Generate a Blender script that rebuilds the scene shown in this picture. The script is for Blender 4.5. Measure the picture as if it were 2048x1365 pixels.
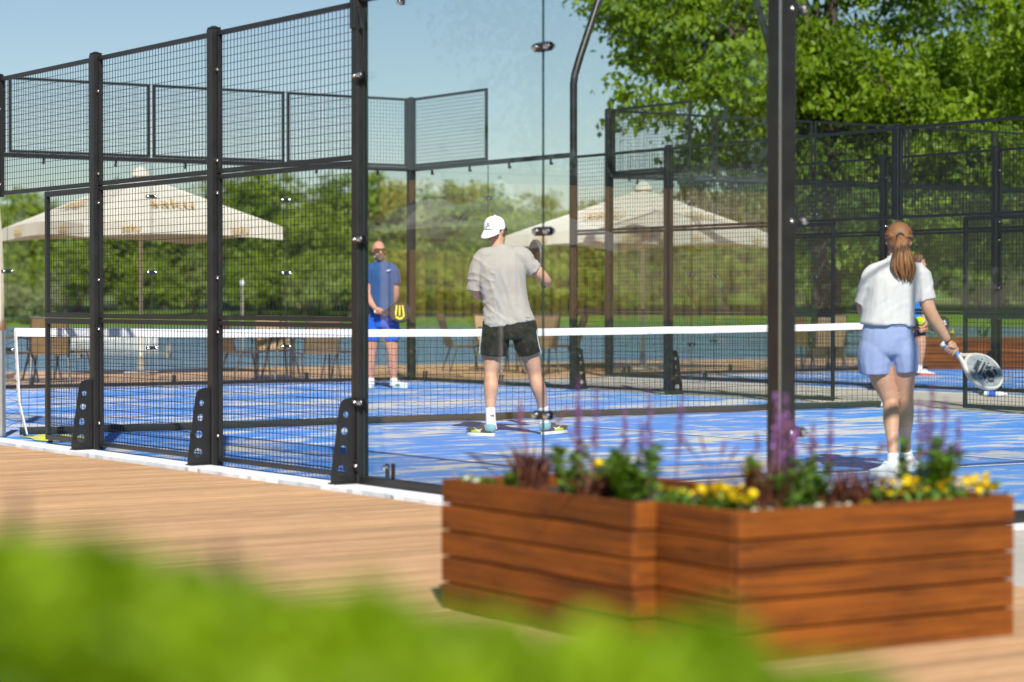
import bpy, math, random
import numpy as np
from mathutils import Vector, Matrix, noise

for _o in list(bpy.data.objects):
    bpy.data.objects.remove(_o)
SC = bpy.context.scene
COL = SC.collection
rad = math.radians

# ------------------------------------------------------------------ camera
CAM = np.array([18.5839512, -7.20775674, 1.14206969])
YAW, PITCH, FPX = -0.986171070, -0.0170316063, 4709.93869
cam_data = bpy.data.cameras.new('camera')
cam = bpy.data.objects.new('camera', cam_data)
COL.objects.link(cam)
cam.location = CAM
cam.rotation_euler = (math.pi / 2 + PITCH, 0, -YAW)
cam_data.sensor_width = 36
cam_data.lens = FPX / 2048 * 36
cam_data.clip_start = 0.05
cam_data.clip_end = 3000
cam_data.dof.use_dof = True
cam_data.dof.focus_distance = 19.5
cam_data.dof.aperture_fstop = 2.1
SC.camera = cam

# ------------------------------------------------------------------ sky and sun
SUNV = Vector((1.077, -0.555, 1.0)).normalized()
SUN_EL = math.asin(SUNV.z)
SUN_AZ = math.atan2(SUNV.x, SUNV.y)
world = bpy.data.worlds.new('World')
SC.world = world
world.use_nodes = True
wn = world.node_tree
bg = wn.nodes['Background']
sky = wn.nodes.new('ShaderNodeTexSky')
sky.sky_type = 'NISHITA'
sky.sun_disc = False
sky.sun_elevation = SUN_EL
sky.sun_rotation = SUN_AZ
sky.altitude = 0
sky.air_density = 1.0
sky.dust_density = 0.12
sky.ozone_density = 2.6
wn.links.new(sky.outputs[0], bg.inputs[0])
bg.inputs[1].default_value = 0.060
sun_data = bpy.data.lights.new('sun', 'SUN')
sun_data.energy = 5.0
sun_data.angle = rad(0.75)
sun_data.color = (1.0, 0.955, 0.89)
sun = bpy.data.objects.new('sun', sun_data)
COL.objects.link(sun)
sun.rotation_euler = (-SUNV).to_track_quat('-Z', 'Y').to_euler()
SC.view_settings.view_transform = 'Standard'
SC.view_settings.look = 'None'
SC.view_settings.exposure = 0.5
SC.view_settings.gamma = 1.0
SC.view_settings.use_curve_mapping = False
SC.render.engine = 'CYCLES'
SC.cycles.use_denoising = True
SC.cycles.max_bounces = 10
SC.cycles.transparent_max_bounces = 48
SC.cycles.transmission_bounces = 8
SC.cycles.glossy_bounces = 4
SC.cycles.caustics_reflective = False
SC.cycles.caustics_refractive = False

# ------------------------------------------------------------------ measuring helpers
Fv = np.array([math.sin(YAW) * math.cos(PITCH), math.cos(YAW) * math.cos(PITCH), math.sin(PITCH)])
Rv = np.array([math.cos(YAW), -math.sin(YAW), 0.0])
Uv = np.cross(Rv, Fv)


def ray(x, y):
    return Fv + Rv * (x - 1024) / FPX - Uv * (y - 682.5) / FPX


def at(x, y, depth):
    """world point seen at photo position (x, y) at this distance along the view"""
    return Vector(CAM + ray(x, y) * depth)


def gnd(x, y, z=0.0):
    d = ray(x, y)
    return Vector(CAM + d * (z - CAM[2]) / d[2])


def depth_of(p):
    return float((np.array(p) - CAM) @ Fv)


# ------------------------------------------------------------------ scene helpers
def tag(o, label=None, cat=None, group=None, kind=None):
    if label:
        o['label'] = label
    if cat:
        o['category'] = cat
    if group:
        o['group'] = group
    if kind:
        o['kind'] = kind
    return o


def empty(name, loc=(0, 0, 0), rz=0.0, label=None, cat=None, group=None):
    o = bpy.data.objects.new(name, None)
    COL.objects.link(o)
    o.location = loc
    o.rotation_euler = (0, 0, rz)
    o.empty_display_size = 0.2
    return tag(o, label, cat, group)


def link(name, me, mats=None, parent=None, loc=None, rot=None):
    o = bpy.data.objects.new(name, me)
    COL.objects.link(o)
    if mats is not None and len(me.materials) == 0:
        for m in (mats if isinstance(mats, (list, tuple)) else [mats]):
            me.materials.append(m)
    if parent is not None:
        o.parent = parent
    if loc is not None:
        o.location = loc
    if rot is not None:
        o.rotation_euler = rot
    return o


def copy_tree(o, parent=None):
    c = o.copy()
    COL.objects.link(c)
    c.parent = parent
    for ch in list(o.children):
        copy_tree(ch, c)
    return c


def catmull(pts, per=6):
    """resample rows of numbers with a Catmull-Rom spline"""
    P = np.array(pts, float)
    if len(P) < 3:
        t = np.linspace(0, 1, per + 1)[:, None]
        return P[0] * (1 - t) + P[-1] * t
    Q = np.vstack([2 * P[0] - P[1], P, 2 * P[-1] - P[-2]])
    out = []
    for i in range(1, len(Q) - 2):
        for k in range(per):
            t = k / per
            a, b, c, d = Q[i - 1], Q[i], Q[i + 1], Q[i + 2]
            out.append(0.5 * (2 * b + (c - a) * t + (2 * a - 5 * b + 4 * c - d) * t * t + (3 * b - a - 3 * c + d) * t ** 3))
    out.append(P[-1])
    return np.array(out)


class MB:
    """collects shapes that become one mesh"""

    def __init__(s):
        s.v, s.f, s.m = [], [], []

    def add(s, vs, fs, mi=0):
        n = len(s.v)
        s.v.extend([tuple(p) for p in vs])
        s.f.extend([tuple(i + n for i in f) for f in fs])
        s.m.extend([mi] * len(fs))

    def box(s, c, size, mi=0, bev=0.0, M=None):
        hx, hy, hz = size[0] / 2, size[1] / 2, size[2] / 2
        c = Vector(c)
        if bev <= 0:
            vs = [Vector((x * hx, y * hy, z * hz)) for x in (-1, 1) for y in (-1, 1) for z in (-1, 1)]
            fs = [(0, 1, 3, 2), (4, 6, 7, 5), (0, 4, 5, 1), (2, 3, 7, 6), (0, 2, 6, 4), (1, 5, 7, 3)]
        else:
            b = min(bev, hx * .9, hy * .9, hz * .9)
            vs, ix = [], {}
            for x in (-1, 1):
                for y in (-1, 1):
                    for z in (-1, 1):
                        for k in range(3):
                            h = [hx - b, hy - b, hz - b]
                            h[k] += b
                            ix[(x, y, z, k)] = len(vs)
                            vs.append(Vector((x * h[0], y * h[1], z * h[2])))
            fs = []

            def q(*keys):
                ids = [ix[k] for k in keys]
                n = (vs[ids[1]] - vs[ids[0]]).cross(vs[ids[2]] - vs[ids[0]])
                cc = sum((vs[i] for i in ids), Vector()) / len(ids)
                fs.append(tuple(ids) if n.dot(cc) > 0 else tuple(reversed(ids)))
            for sg in (-1, 1):
                q((sg, -1, -1, 0), (sg, 1, -1, 0), (sg, 1, 1, 0), (sg, -1, 1, 0))
                q((-1, sg, -1, 1), (1, sg, -1, 1), (1, sg, 1, 1), (-1, sg, 1, 1))
                q((-1, -1, sg, 2), (1, -1, sg, 2), (1, 1, sg, 2), (-1, 1, sg, 2))
            for a in (-1, 1):
                for c2 in (-1, 1):
                    q((a, c2, -1, 0), (a, c2, 1, 0), (a, c2, 1, 1), (a, c2, -1, 1))
                    q((a, -1, c2, 0), (a, 1, c2, 0), (a, 1, c2, 2), (a, -1, c2, 2))
                    q((-1, a, c2, 1), (1, a, c2, 1), (1, a, c2, 2), (-1, a, c2, 2))
                    for d in (-1, 1):
                        q((a, c2, d, 0), (a, c2, d, 1), (a, c2, d, 2))
        if M is not None:
            vs = [M @ p for p in vs]
        s.add([p + c for p in vs], fs, mi)

    def bar(s, p0, p1, w, h, mi=0, bev=0.0, up=(0, 0, 1)):
        p0, p1 = Vector(p0), Vector(p1)
        d = p1 - p0
        x = d.normalized()
        upv = Vector(up)
        if abs(x.dot(upv)) > .98:
            upv = Vector((0, 1, 0))
        y = upv.cross(x).normalized()
        z = x.cross(y)
        M = Matrix((x, y, z)).transposed()
        s.box((p0 + p1) / 2, (d.length, w, h), mi, bev, M)

    def tube(s, path, ra, rb=None, n=10, right=None, mi=0, cap=True, dome=False, per=0):
        """swept ellipse; ra along `right`, rb across it"""
        P = np.array(path, float)
        A = np.broadcast_to(np.array(ra, float), (len(P),)).copy()
        B = A.copy() if rb is None else np.broadcast_to(np.array(rb, float), (len(P),)).copy()
        if per:
            Q = catmull(np.column_stack([P, A, B]), per)
            P, A, B = Q[:, :3], np.maximum(Q[:, 3], 1e-4), np.maximum(Q[:, 4], 1e-4)
        T = np.gradient(P, axis=0)
        T /= np.linalg.norm(T, axis=1)[:, None] + 1e-12
        if dome:
            ks = (0.38, 0.71, 0.92)
            pre, post = [], []
            for k in ks:
                sc = k
                off = math.sqrt(1 - k * k)
                r0, r1 = min(A[0], B[0]), min(A[-1], B[-1])
                pre.append((P[0] - T[0] * r0 * off, A[0] * sc, B[0] * sc, T[0]))
                post.append((P[-1] + T[-1] * r1 * off, A[-1] * sc, B[-1] * sc, T[-1]))
            post = post[::-1]
            P = np.array([q[0] for q in pre] + list(P) + [q[0] for q in post])
            A = np.array([q[1] for q in pre] + list(A) + [q[1] for q in post])
            B = np.array([q[2] for q in pre] + list(B) + [q[2] for q in post])
            T = np.array([q[3] for q in pre] + list(T) + [q[3] for q in post])
        r = np.array(right if right is not None else (1, 0, 0), float)
        if right is None and abs(T[0] @ r) > .9:
            r = np.array((0, 1.0, 0))
        vs = []
        th = np.linspace(0, 2 * math.pi, n, endpoint=False)
        for p, a, b, t in zip(P, A, B, T):
            sd = r - t * (r @ t)
            sd /= np.linalg.norm(sd) + 1e-12
            nn = np.cross(t, sd)
            if right is None:
                r = sd
            vs.extend(p + np.outer(np.cos(th) * a, sd) + np.outer(np.sin(th) * b, nn))
        fs = []
        for i in range(len(P) - 1):
            for k in range(n):
                k2 = (k + 1) % n
                fs.append((i * n + k, i * n + k2, (i + 1) * n + k2, (i + 1) * n + k))
        if cap:
            fs.append(tuple(range(n))[::-1])
            fs.append(tuple(range((len(P) - 1) * n, len(P) * n)))
        s.add(vs, fs, mi)

    def ball(s, c, r, n=10, mi=0, M=None):
        r = np.broadcast_to(np.array(r, float), (3,))
        m = max(4, n // 2 + 1)
        vs = [(0, 0, r[2])]
        for i in range(1, m):
            ph = math.pi * i / m
            for k in range(n):
                t = 2 * math.pi * k / n
                vs.append((r[0] * math.sin(ph) * math.cos(t), r[1] * math.sin(ph) * math.sin(t), r[2] * math.cos(ph)))
        vs.append((0, 0, -r[2]))
        fs = [(0, 1 + k, 1 + (k + 1) % n) for k in range(n)]
        for i in range(m - 2):
            for k in range(n):
                a, b = 1 + i * n + k, 1 + i * n + (k + 1) % n
                fs.append((a, a + n, b + n, b))
        l = len(vs) - 1
        fs += [(l, l - n + (k + 1) % n, l - n + k) for k in range(n)]
        V = [Vector(p) for p in vs]
        if M is not None:
            V = [M @ p for p in V]
        s.add([p + Vector(c) for p in V], fs, mi)

    def lathe(s, prof, c=(0, 0, 0), n=12, mi=0, M=None):
        vs, fs = [], []
        for r, z in prof:
            for k in range(n):
                t = 2 * math.pi * k / n
                vs.append(Vector((r * math.cos(t), r * math.sin(t), z)))
        for i in range(len(prof) - 1):
            for k in range(n):
                k2 = (k + 1) % n
                fs.append((i * n + k, i * n + k2, (i + 1) * n + k2, (i + 1) * n + k))
        fs.append(tuple(range(n))[::-1])
        fs.append(tuple(range((len(prof) - 1) * n, len(prof) * n)))
        if M is not None:
            vs = [M @ p for p in vs]
        s.add([p + Vector(c) for p in vs], fs, mi)

    def mesh(s, name, smooth=False, angle=35):
        me = bpy.data.meshes.new(name)
        me.from_pydata(s.v, [], s.f)
        me.polygons.foreach_set('material_index', s.m)
        if smooth:
            me.polygons.foreach_set('use_smooth', [True] * len(s.f))
            me.set_sharp_from_angle(angle=rad(angle))
        me.update()
        return me

    def build(s, name, mats, parent=None, smooth=False, loc=None, rot=None, angle=35):
        return link(name, s.mesh(name, smooth, angle), mats, parent, loc, rot)


# ------------------------------------------------------------------ materials
class NT:
    def __init__(s, name):
        s.mat = bpy.data.materials.new(name)
        s.mat.use_nodes = True
        s.t = s.mat.node_tree
        s.b = s.t.nodes['Principled BSDF']
        s.out = s.t.nodes['Material Output']

    def n(s, typ, **kw):
        nd = s.t.nodes.new('ShaderNode' + typ)
        for k, v in kw.items():
            setattr(nd, k, v)
        return nd

    def l(s, a, b):
        s.t.links.new(a, b)

    def set(s, nd, key, val):
        if hasattr(val, 'is_output'):
            s.l(val, nd.inputs[key])
        else:
            if isinstance(val, tuple) and len(val) == 3 and nd.inputs[key].type == 'RGBA':
                val = val + (1,)
            nd.inputs[key].default_value = val

    def pos(s, scale=(1, 1, 1), obj=False):
        tc = s.n('TexCoord').outputs['Object'] if obj else s.n('NewGeometry').outputs['Position']
        mp = s.n('Mapping')
        mp.inputs['Scale'].default_value = scale
        s.l(tc, mp.inputs[0])
        return mp.outputs[0]

    def noise(s, vec, scale, detail=3, rough=.55, dist=0.0):
        nd = s.n('TexNoise')
        s.l(vec, nd.inputs['Vector'])
        nd.inputs['Scale'].default_value = scale
        nd.inputs['Detail'].default_value = detail
        nd.inputs['Roughness'].default_value = rough
        nd.inputs['Distortion'].default_value = dist
        return nd.outputs['Fac']

    def ramp(s, fac, stops):
        nd = s.n('ValToRGB')
        e = nd.color_ramp.elements
        while len(e) < len(stops):
            e.new(0.5)
        for k, (p, c) in zip(e, stops):
            k.position = p
            k.color = (c + (1,)) if isinstance(c, tuple) else (c, c, c, 1)
        s.l(fac, nd.inputs[0])
        return nd.outputs['Color']

    def mix(s, fac, a, b, mode='MIX'):
        nd = s.n('Mix', data_type='RGBA', blend_type=mode)
        for i, v in ((0, fac), (6, a), (7, b)):
            if hasattr(v, 'is_output'):
                s.l(v, nd.inputs[i])
            else:
                nd.inputs[i].default_value = v if not isinstance(v, tuple) else v + (1,)
        return nd.outputs[2]

    def math(s, op, a, b=0.0, clamp=False):
        nd = s.n('Math', operation=op, use_clamp=clamp)
        for i, v in ((0, a), (1, b)):
            if hasattr(v, 'is_output'):
                s.l(v, nd.inputs[i])
            else:
                nd.inputs[i].default_value = v
        return nd.outputs[0]

    def bump(s, h, strength=.3, dist=.01):
        nd = s.n('Bump')
        nd.inputs['Strength'].default_value = strength
        nd.inputs['Distance'].default_value = dist
        s.l(h, nd.inputs['Height'])
        s.l(nd.outputs[0], s.b.inputs['Normal'])

    def p(s, **kw):
        names = dict(color='Base Color', rough='Roughness', metal='Metallic', spec='Specular IOR Level',
                     sheen='Sheen Weight', sss='Subsurface Weight', ior='IOR', coat='Coat Weight')
        for k, v in kw.items():
            s.set(s.b, names[k], v)
        return s


def simple(name, col, rough=.5, metal=0.0, var=.12, scale=30, bump=0.0, bd=.002, spec=.5):
    t = NT(name)
    v = t.noise(t.pos(obj=True), scale, 4)
    dark = tuple(c * (1 - var * 1.6) for c in col)
    lite = tuple(min(1, c * (1 + var)) for c in col)
    t.p(color=t.ramp(v, [(.25, dark), (.75, lite)]), rough=rough, metal=metal, spec=spec)
    if bump:
        t.bump(v, bump, bd)
    return t.mat


def leafy(name, lo, hi, trans=.45, rough=.5):
    """thin leaf: diffuse, gloss and light passing through; colour varies leaf by leaf"""
    t = NT(name)
    at_ = t.n('Attribute', attribute_name='rnd')
    col = t.ramp(at_.outputs['Fac'], [(0.0, lo), (1.0, hi)])
    t.p(color=col, rough=rough, spec=.35)
    tr = t.n('BsdfTranslucent')
    tc = t.mix(1.0, col, (1.35, 1.25, .35), 'MULTIPLY')
    t.l(tc, tr.inputs[0])
    mx = t.n('MixShader')
    mx.inputs[0].default_value = trans
    t.l(t.b.outputs[0], mx.inputs[1])
    t.l(tr.outputs[0], mx.inputs[2])
    t.l(mx.outputs[0], t.out.inputs[0])
    return t.mat


def cloth(name, col, rough=.85, weave=900, trans=0.0, var=.06, streak=None, sheen=.15):
    t = NT(name)
    po = t.pos(obj=True)
    v = t.noise(po, 6, 3)
    c = t.ramp(v, [(.3, tuple(k * (1 - var) for k in col)), (.7, tuple(min(1, k * (1 + var)) for k in col))])
    if streak:
        v2 = t.noise(t.pos(streak, obj=True), 30, 4, .7)
        c = t.mix(t.math('MULTIPLY', t.math('SUBTRACT', v2, .42, True), 1.2, True), c, tuple(k * .62 for k in col))
    t.p(color=c, rough=rough, spec=.2, sheen=sheen)
    w = t.noise(po, weave, 1)
    t.bump(w, .12, .0006)
    if trans:
        tr = t.n('BsdfTranslucent')
        t.set(tr, 0, tuple(min(1, k * 1.0) for k in col))
        mx = t.n('MixShader')
        mx.inputs[0].default_value = trans
        t.l(t.b.outputs[0], mx.inputs[1])
        t.l(tr.outputs[0], mx.inputs[2])
        t.l(mx.outputs[0], t.out.inputs[0])
    return t.mat


M = {}
M['black'] = simple('black_powder_coat', (.017, .017, .018), .38, var=.25, scale=8, bump=.06)
M['wire'] = simple('black_wire', (.012, .012, .014), .45, scale=5)
M['chrome'] = simple('steel_bolt', (.72, .70, .68), .16, 1.0, var=.05)
M['rubber'] = simple('black_rubber', (.012, .012, .012), .7)
M['steel'] = simple('brushed_steel', (.55, .54, .52), .35, 1.0, var=.08)
M['brown_cap'] = simple('brown_plastic', (.16, .085, .04), .5)
M['band'] = cloth('white_webbing', (.68, .68, .69), .7, var=.03)
M['cord'] = simple('net_cord', (.016, .022, .02), .75)
M['brass'] = simple('brass_eyelet', (.75, .52, .14), .3, 1.0)
M['white'] = simple('white_paint', (.78, .78, .76), .45, var=.04)
M['soil'] = simple('dark_soil', (.05, .033, .022), .95, var=.4, scale=60, bump=.6, bd=.01)


def glass_mat():
    t = NT('tempered_glass')
    lw = t.n('LayerWeight')
    lw.inputs['Blend'].default_value = .5
    f = t.math('POWER', lw.outputs['Facing'], 5.0)
    f = t.math('ADD', t.math('MULTIPLY', f, .92), .055, True)
    tr = t.n('BsdfTransparent')
    t.set(tr, 0, (.968, .985, .975))
    gl = t.n('BsdfGlossy')
    gl.inputs['Roughness'].default_value = 0.0
    mx = t.n('MixShader')
    t.l(f, mx.inputs[0])
    t.l(tr.outputs[0], mx.inputs[1])
    t.l(gl.outputs[0], mx.inputs[2])
    t.l(mx.outputs[0], t.out.inputs[0])
    return t.mat


M['glass'] = glass_mat()
M['glass_edge'] = simple('green_glass_edge', (.025, .045, .042), .25)


def turf_mat():
    t = NT('sanded_blue_turf')
    po = t.pos()
    st = t.pos((1.5, .62, 1))
    big = t.noise(st, .45, 2, .5)
    mid = t.noise(st, 2.6, 6, .66, .5)
    fine = t.noise(po, 60, 3, .7)
    grain = t.noise(po, 240, 2, .6)
    s = t.math('ADD', t.math('MULTIPLY', big, .42), t.math('MULTIPLY', mid, .88))
    s = t.math('ADD', s, t.math('MULTIPLY', t.math('SUBTRACT', fine, .5), .22))
    s = t.math('ADD', s, t.math('MULTIPLY', t.math('SUBTRACT', grain, .5), .16))
    m = t.ramp(s, [(.652, 0.0), (.735, .95)])
    dust = t.ramp(s, [(.46, 0.0), (.80, .30)])
    blue = t.ramp(grain, [(.3, (.022, .185, .62)), (.7, (.070, .30, .80))])
    sand = t.ramp(grain, [(.3, (.50, .47, .41)), (.7, (.70, .67, .60))])
    c = t.mix(dust, blue, (.32, .40, .56))
    c = t.mix(m, c, sand)
    t.p(color=c, rough=.9, spec=.15)
    t.bump(grain, .5, .006)
    return t.mat


M['turf'] = turf_mat()
M['line'] = simple('white_turf_line', (.74, .74, .72), .9, var=.12, scale=80)


def plank_mat(name, dark, lite, grain_axis, obj=True, rough=.6, knots=False, hue=.25, fine=(48, 1.6)):
    """timber: long grain, tone differs board by board"""
    t = NT(name)
    sc = [fine[0]] * 3
    sc[grain_axis] = fine[1]
    inf = t.n('ObjectInfo')
    at_ = t.n('Attribute', attribute_name='rnd')
    rnd = t.math('FRACT', t.math('ADD', inf.outputs['Random'], at_.outputs['Fac']))
    mp = t.n('Mapping')
    mp.inputs['Scale'].default_value = sc
    t.l(t.n('TexCoord').outputs['Object'] if obj else t.n('NewGeometry').outputs['Position'], mp.inputs[0])
    cmb = t.n('CombineXYZ')
    for i in range(3):
        t.l(t.math('MULTIPLY', rnd, 37.0 + 11 * i), cmb.inputs[i])
    t.l(cmb.outputs[0], mp.inputs['Location'])
    g = t.noise(mp.outputs[0], 1.0, 5, .65, .8)
    c = t.ramp(g, [(.38, dark), (.64, lite)] if knots else [(.3, dark), (.72, lite)])
    tone = t.ramp(rnd, [(0, 1 - hue), (1, 1.0)])
    c = t.mix(1.0, c, tone, 'MULTIPLY')
    if knots:
        mp2 = t.n('Mapping')
        s2 = [7.0, 7.0, 7.0]
        s2[grain_axis] = 3.2
        mp2.inputs['Scale'].default_value = s2
        t.l(t.n('TexCoord').outputs['Object'], mp2.inputs[0])
        t.l(cmb.outputs[0], mp2.inputs['Location'])
        vo = t.n('TexVoronoi')
        vo.inputs['Scale'].default_value = 1.0
        t.l(mp2.outputs[0], vo.inputs['Vector'])
        k = t.ramp(vo.outputs['Distance'], [(.05, 1.0), (.10, 0.0)])
        k = t.math('MULTIPLY', k, .75)
        c = t.mix(k, c, tuple(x * .35 for x in dark))
        blot = t.noise(mp2.outputs[0], .55, 4, .6)
        c = t.mix(t.ramp(blot, [(.45, 0.0), (.75, .4)]), c, tuple(min(1, x * 1.5) for x in lite))
    t.p(color=c, rough=rough, spec=.3)
    t.bump(g, .25, .003)
    return t.mat


M['deck'] = plank_mat('larch_decking', (.39, .22, .10), (.68, .425, .235), 1, obj=False, rough=.75, hue=.26, fine=(75, 4.0))
M['planter'] = plank_mat('stained_pine_x', (.100, .028, .004), (.255, .072, .006), 0, rough=.62, knots=True, hue=.35)
M['planter_y'] = plank_mat('stained_pine_y', (.100, .028, .004), (.255, .072, .006), 1, rough=.62, knots=True, hue=.35)
M['screw'] = simple('dull_screw_head', (.05, .045, .04), .45, .6)
M['slab'] = plank_mat('grey_slab', (.36, .32, .27), (.56, .52, .46), 0, obj=False, rough=.85, hue=.15)
M['kerb'] = simple('white_primer', (.72, .74, .76), .8, var=.1, scale=6, bump=.3, bd=.004)
# ------------------------------------------------------------------ ground, water, decks
def grass_mat(name, lo, hi):
    t = NT(name)
    po = t.pos()
    a = t.noise(po, .12, 3)
    b = t.noise(po, 4, 4)
    c = t.ramp(t.math('ADD', t.math('MULTIPLY', a, .6), t.math('MULTIPLY', b, .4)), [(.35, lo), (.65, hi)])
    t.p(color=c, rough=.9, spec=.1)
    t.bump(b, .6, .05)
    return t.mat


M['grass'] = grass_mat('mown_grass', (.07, .125, .018), (.15, .23, .035))
M['earth'] = grass_mat('bank_earth', (.10, .075, .045), (.17, .14, .08))
t = NT('lake_water')
w1 = t.noise(t.pos((.5, .5, 1)), 1.1, 4, .6, .3)
w2 = t.noise(t.pos((1, 1, 1)), 5, 3, .6)
t.p(color=(.135, .215, .285), rough=.28, spec=.5, ior=1.33)
t.bump(t.math('ADD', w1, t.math('MULTIPLY', w2, .35)), 1.0, .6)
M['water'] = t.mat

WZ = -0.6
mb = MB()
mb.add([(-17.6, -60, -.12), (400, -60, -.12), (400, 400, -.12), (-17.6, 400, -.12)], [(0, 1, 2, 3)])
mb.add([(-17.6, -60, -.12), (400, -60, -.12), (400, -600, -.12), (-17.6, -600, -.12)], [(3, 2, 1, 0)])
mb.add([(-17.6, -600, -.12), (-17.6, 400, -.12), (-18.6, 400, -1.2), (-18.6, -600, -1.2)], [(0, 1, 2, 3)], 1)
tag(mb.build('ground', [M['grass'], M['earth']]), kind='structure')

mb = MB()
mb.add([(-18.6, -700, WZ), (-18.6, 700, WZ), (-520, 700, WZ), (-520, -700, WZ)], [(0, 1, 2, 3)])
tag(mb.build('lake', M['water']), kind='structure')

# far shore: a bank and meadow that rise away from the water
rng = np.random.default_rng(5)
Fh = np.array([Fv[0], Fv[1]]) / np.linalg.norm(Fv[:2])
Rh = np.array([Fh[1], -Fh[0]])
rows = []
prof = [(150, -1.2), (157, -.35), (168, .25), (185, .9), (215, 2.2), (300, 4), (1200, 18)]
nl = 60
for dd, z in prof:
    row = []
    for i in range(nl + 1):
        lat = -700 + 1400 * i / nl
        wob = 2.2 * noise.noise(Vector((lat * .02, dd * .01, 1))) * (1 if dd < 170 else 0)
        p = CAM[:2] + Fh * (dd + wob + abs(lat) * .02) + Rh * lat
        row.append((p[0], p[1], z + .25 * noise.noise(Vector((lat * .05, dd * .05, 4)))))
    rows.append(row)
mb = MB()
fs = []
for j in range(len(rows) - 1):
    for i in range(nl):
        a = j * (nl + 1) + i
        fs.append((a, a + 1, a + nl + 2, a + nl + 1))
mb.add([p for r in rows for p in r], fs)
tag(mb.build('far_shore', M['grass'], smooth=True), kind='structure')

# larch deck: boards laid square to the court
PW, PG = .145, .009


def deck_boards(name, x0, x1, spans, single=None):
    root = empty(name, (0, 0, 0))
    tag(root, kind='structure')
    mb, rn = MB(), []
    rg = random.Random(hash(name) % 1000 if False else len(name))
    cache = {}
    x = x0
    while x < x1:
        for (a, b) in spans:
            L = b - a - .006
            z = -.02 + rg.uniform(-.0015, .0015)
            if single and single[0] <= x <= single[1]:
                if L not in cache:
                    q = MB()
                    q.box((0, 0, 0), (PW - PG, L, .04), bev=.004)
                    cache[L] = q.mesh('plank')
                o = link('plank', cache[L], M['deck'], root, (x, (a + b) / 2, z))
            else:
                n0 = len(mb.f)
                mb.box((x, (a + b) / 2, z), (PW - PG, L, .04), bev=.004)
                rn += [rg.random()] * (len(mb.f) - n0)
        x += PW
    me = mb.mesh('planks')
    at_ = me.attributes.new('rnd', 'FLOAT', 'FACE')
    at_.data.foreach_set('value', rn)
    o = link('distant_planks', me, M['deck'], root)
    tag(o, kind='stuff')
    return root


deck_boards('deck', -10.2, 16.4, [(-8.9, -4.33), (-4.33, -.30)], (6.6, 16.5))
deck_boards('lakeside_deck', -17.5, -10.32, [(-8.9, -4.33), (-4.33, .2), (.2, 5), (5, 9.8), (9.8, 14.6), (14.6, 19.4), (19.4, 24.2), (24.2, 30)])
root = empty('path')
tag(root, kind='structure')
rg = random.Random(4)
sl = {}
for r in range(5):
    x = -10.25 + (r % 2) * .6
    while x < 12:
        if 1.2 not in sl:
            q = MB()
            q.box((0, 0, 0), (1.19, .632, .06), bev=.005)
            sl[1.2] = q.mesh('slab')
        link('slab', sl[1.2], M['slab'], root, (x + .6, 10.12 + .32 + r * .64, -.032 + rg.uniform(-.002, .002)))
        x += 1.2
mb = MB()
rn = []
for i in range(9):
    for j in range(14):
        n0 = len(mb.f)
        mb.box((10.16 + .6 + i * 1.2, -.9 + j * .6 + .3, -.032 + rg.uniform(-.002, .002)), (1.19, .59, .06), bev=.005)
        rn += [rg.random()] * (len(mb.f) - n0)
me = mb.mesh('paving_slabs')
me.attributes.new('rnd', 'FLOAT', 'FACE').data.foreach_set('value', rn)
tag(link('pavement', me, M['slab']), kind='structure')


def court(y0, lines=True):
    c = MB()
    c.add([(-10.02, y0 - .02, .012), (10.02, y0 - .02, .012), (10.02, y0 + 10.02, .012), (-10.02, y0 + 10.02, .012)], [(0, 1, 2, 3)])
    c.box((0, y0 + 5, -.055), (20.2, 10.2, .13), 1)
    o = c.build('court_surface', [M['turf'], M['kerb']])
    tag(o, kind='structure')
    for p, q in (((-6.95, y0 + 5), (6.95, y0 + 5)), ((-6.95, y0 + .05), (-6.95, y0 + 9.95)), ((6.95, y0 + .05), (6.95, y0 + 9.95))):
        m = MB()
        d = Vector((q[0] - p[0], q[1] - p[1], 0)).normalized() * .025
        nn = Vector((-d.y, d.x, 0))
        m.add([(p[0] - nn.x, p[1] - nn.y, .017), (q[0] - nn.x, q[1] - nn.y, .017), (q[0] + nn.x, q[1] + nn.y, .017), (p[0] + nn.x, p[1] + nn.y, .017)], [(0, 1, 2, 3)])
        m.build('court_line', M['line'], o)


court(0)
court(13.45)

# white primed kerb under the near fence, its coating torn along the edge
mb = MB()
n = 150
top, fs = [], []
for i in range(n + 1):
    x = -3 + 13.3 * i / n
    j = .035 * noise.noise(Vector((x * 1.9, 0, 0))) + .02 * noise.noise(Vector((x * 9, 3, 0)))
    if noise.noise(Vector((x * .9, 7, 0))) > .22:
        j += .03
    top += [(x, -.055, .022), (x, -.275 - j, .020), (x, -.277 - j, -.03)]
for i in range(n):
    a = i * 3
    fs += [(a, a + 1, a + 4, a + 3), (a + 1, a + 2, a + 5, a + 4)]
mb.add(top, [f[::-1] for f in fs])
tag(mb.build('kerb', M['kerb']), kind='structure')

# ------------------------------------------------------------------ court fences
BOLT = None


def bolt_mesh():
    global BOLT
    if BOLT is None:
        q = MB()
        q.lathe([(.013, 0), (.013, .004), (.010, .009), (.004, .012)], n=8, M=Matrix.Rotation(math.pi / 2, 3, 'X'))
        BOLT = q.mesh('bolt', True)
    return BOLT


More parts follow.
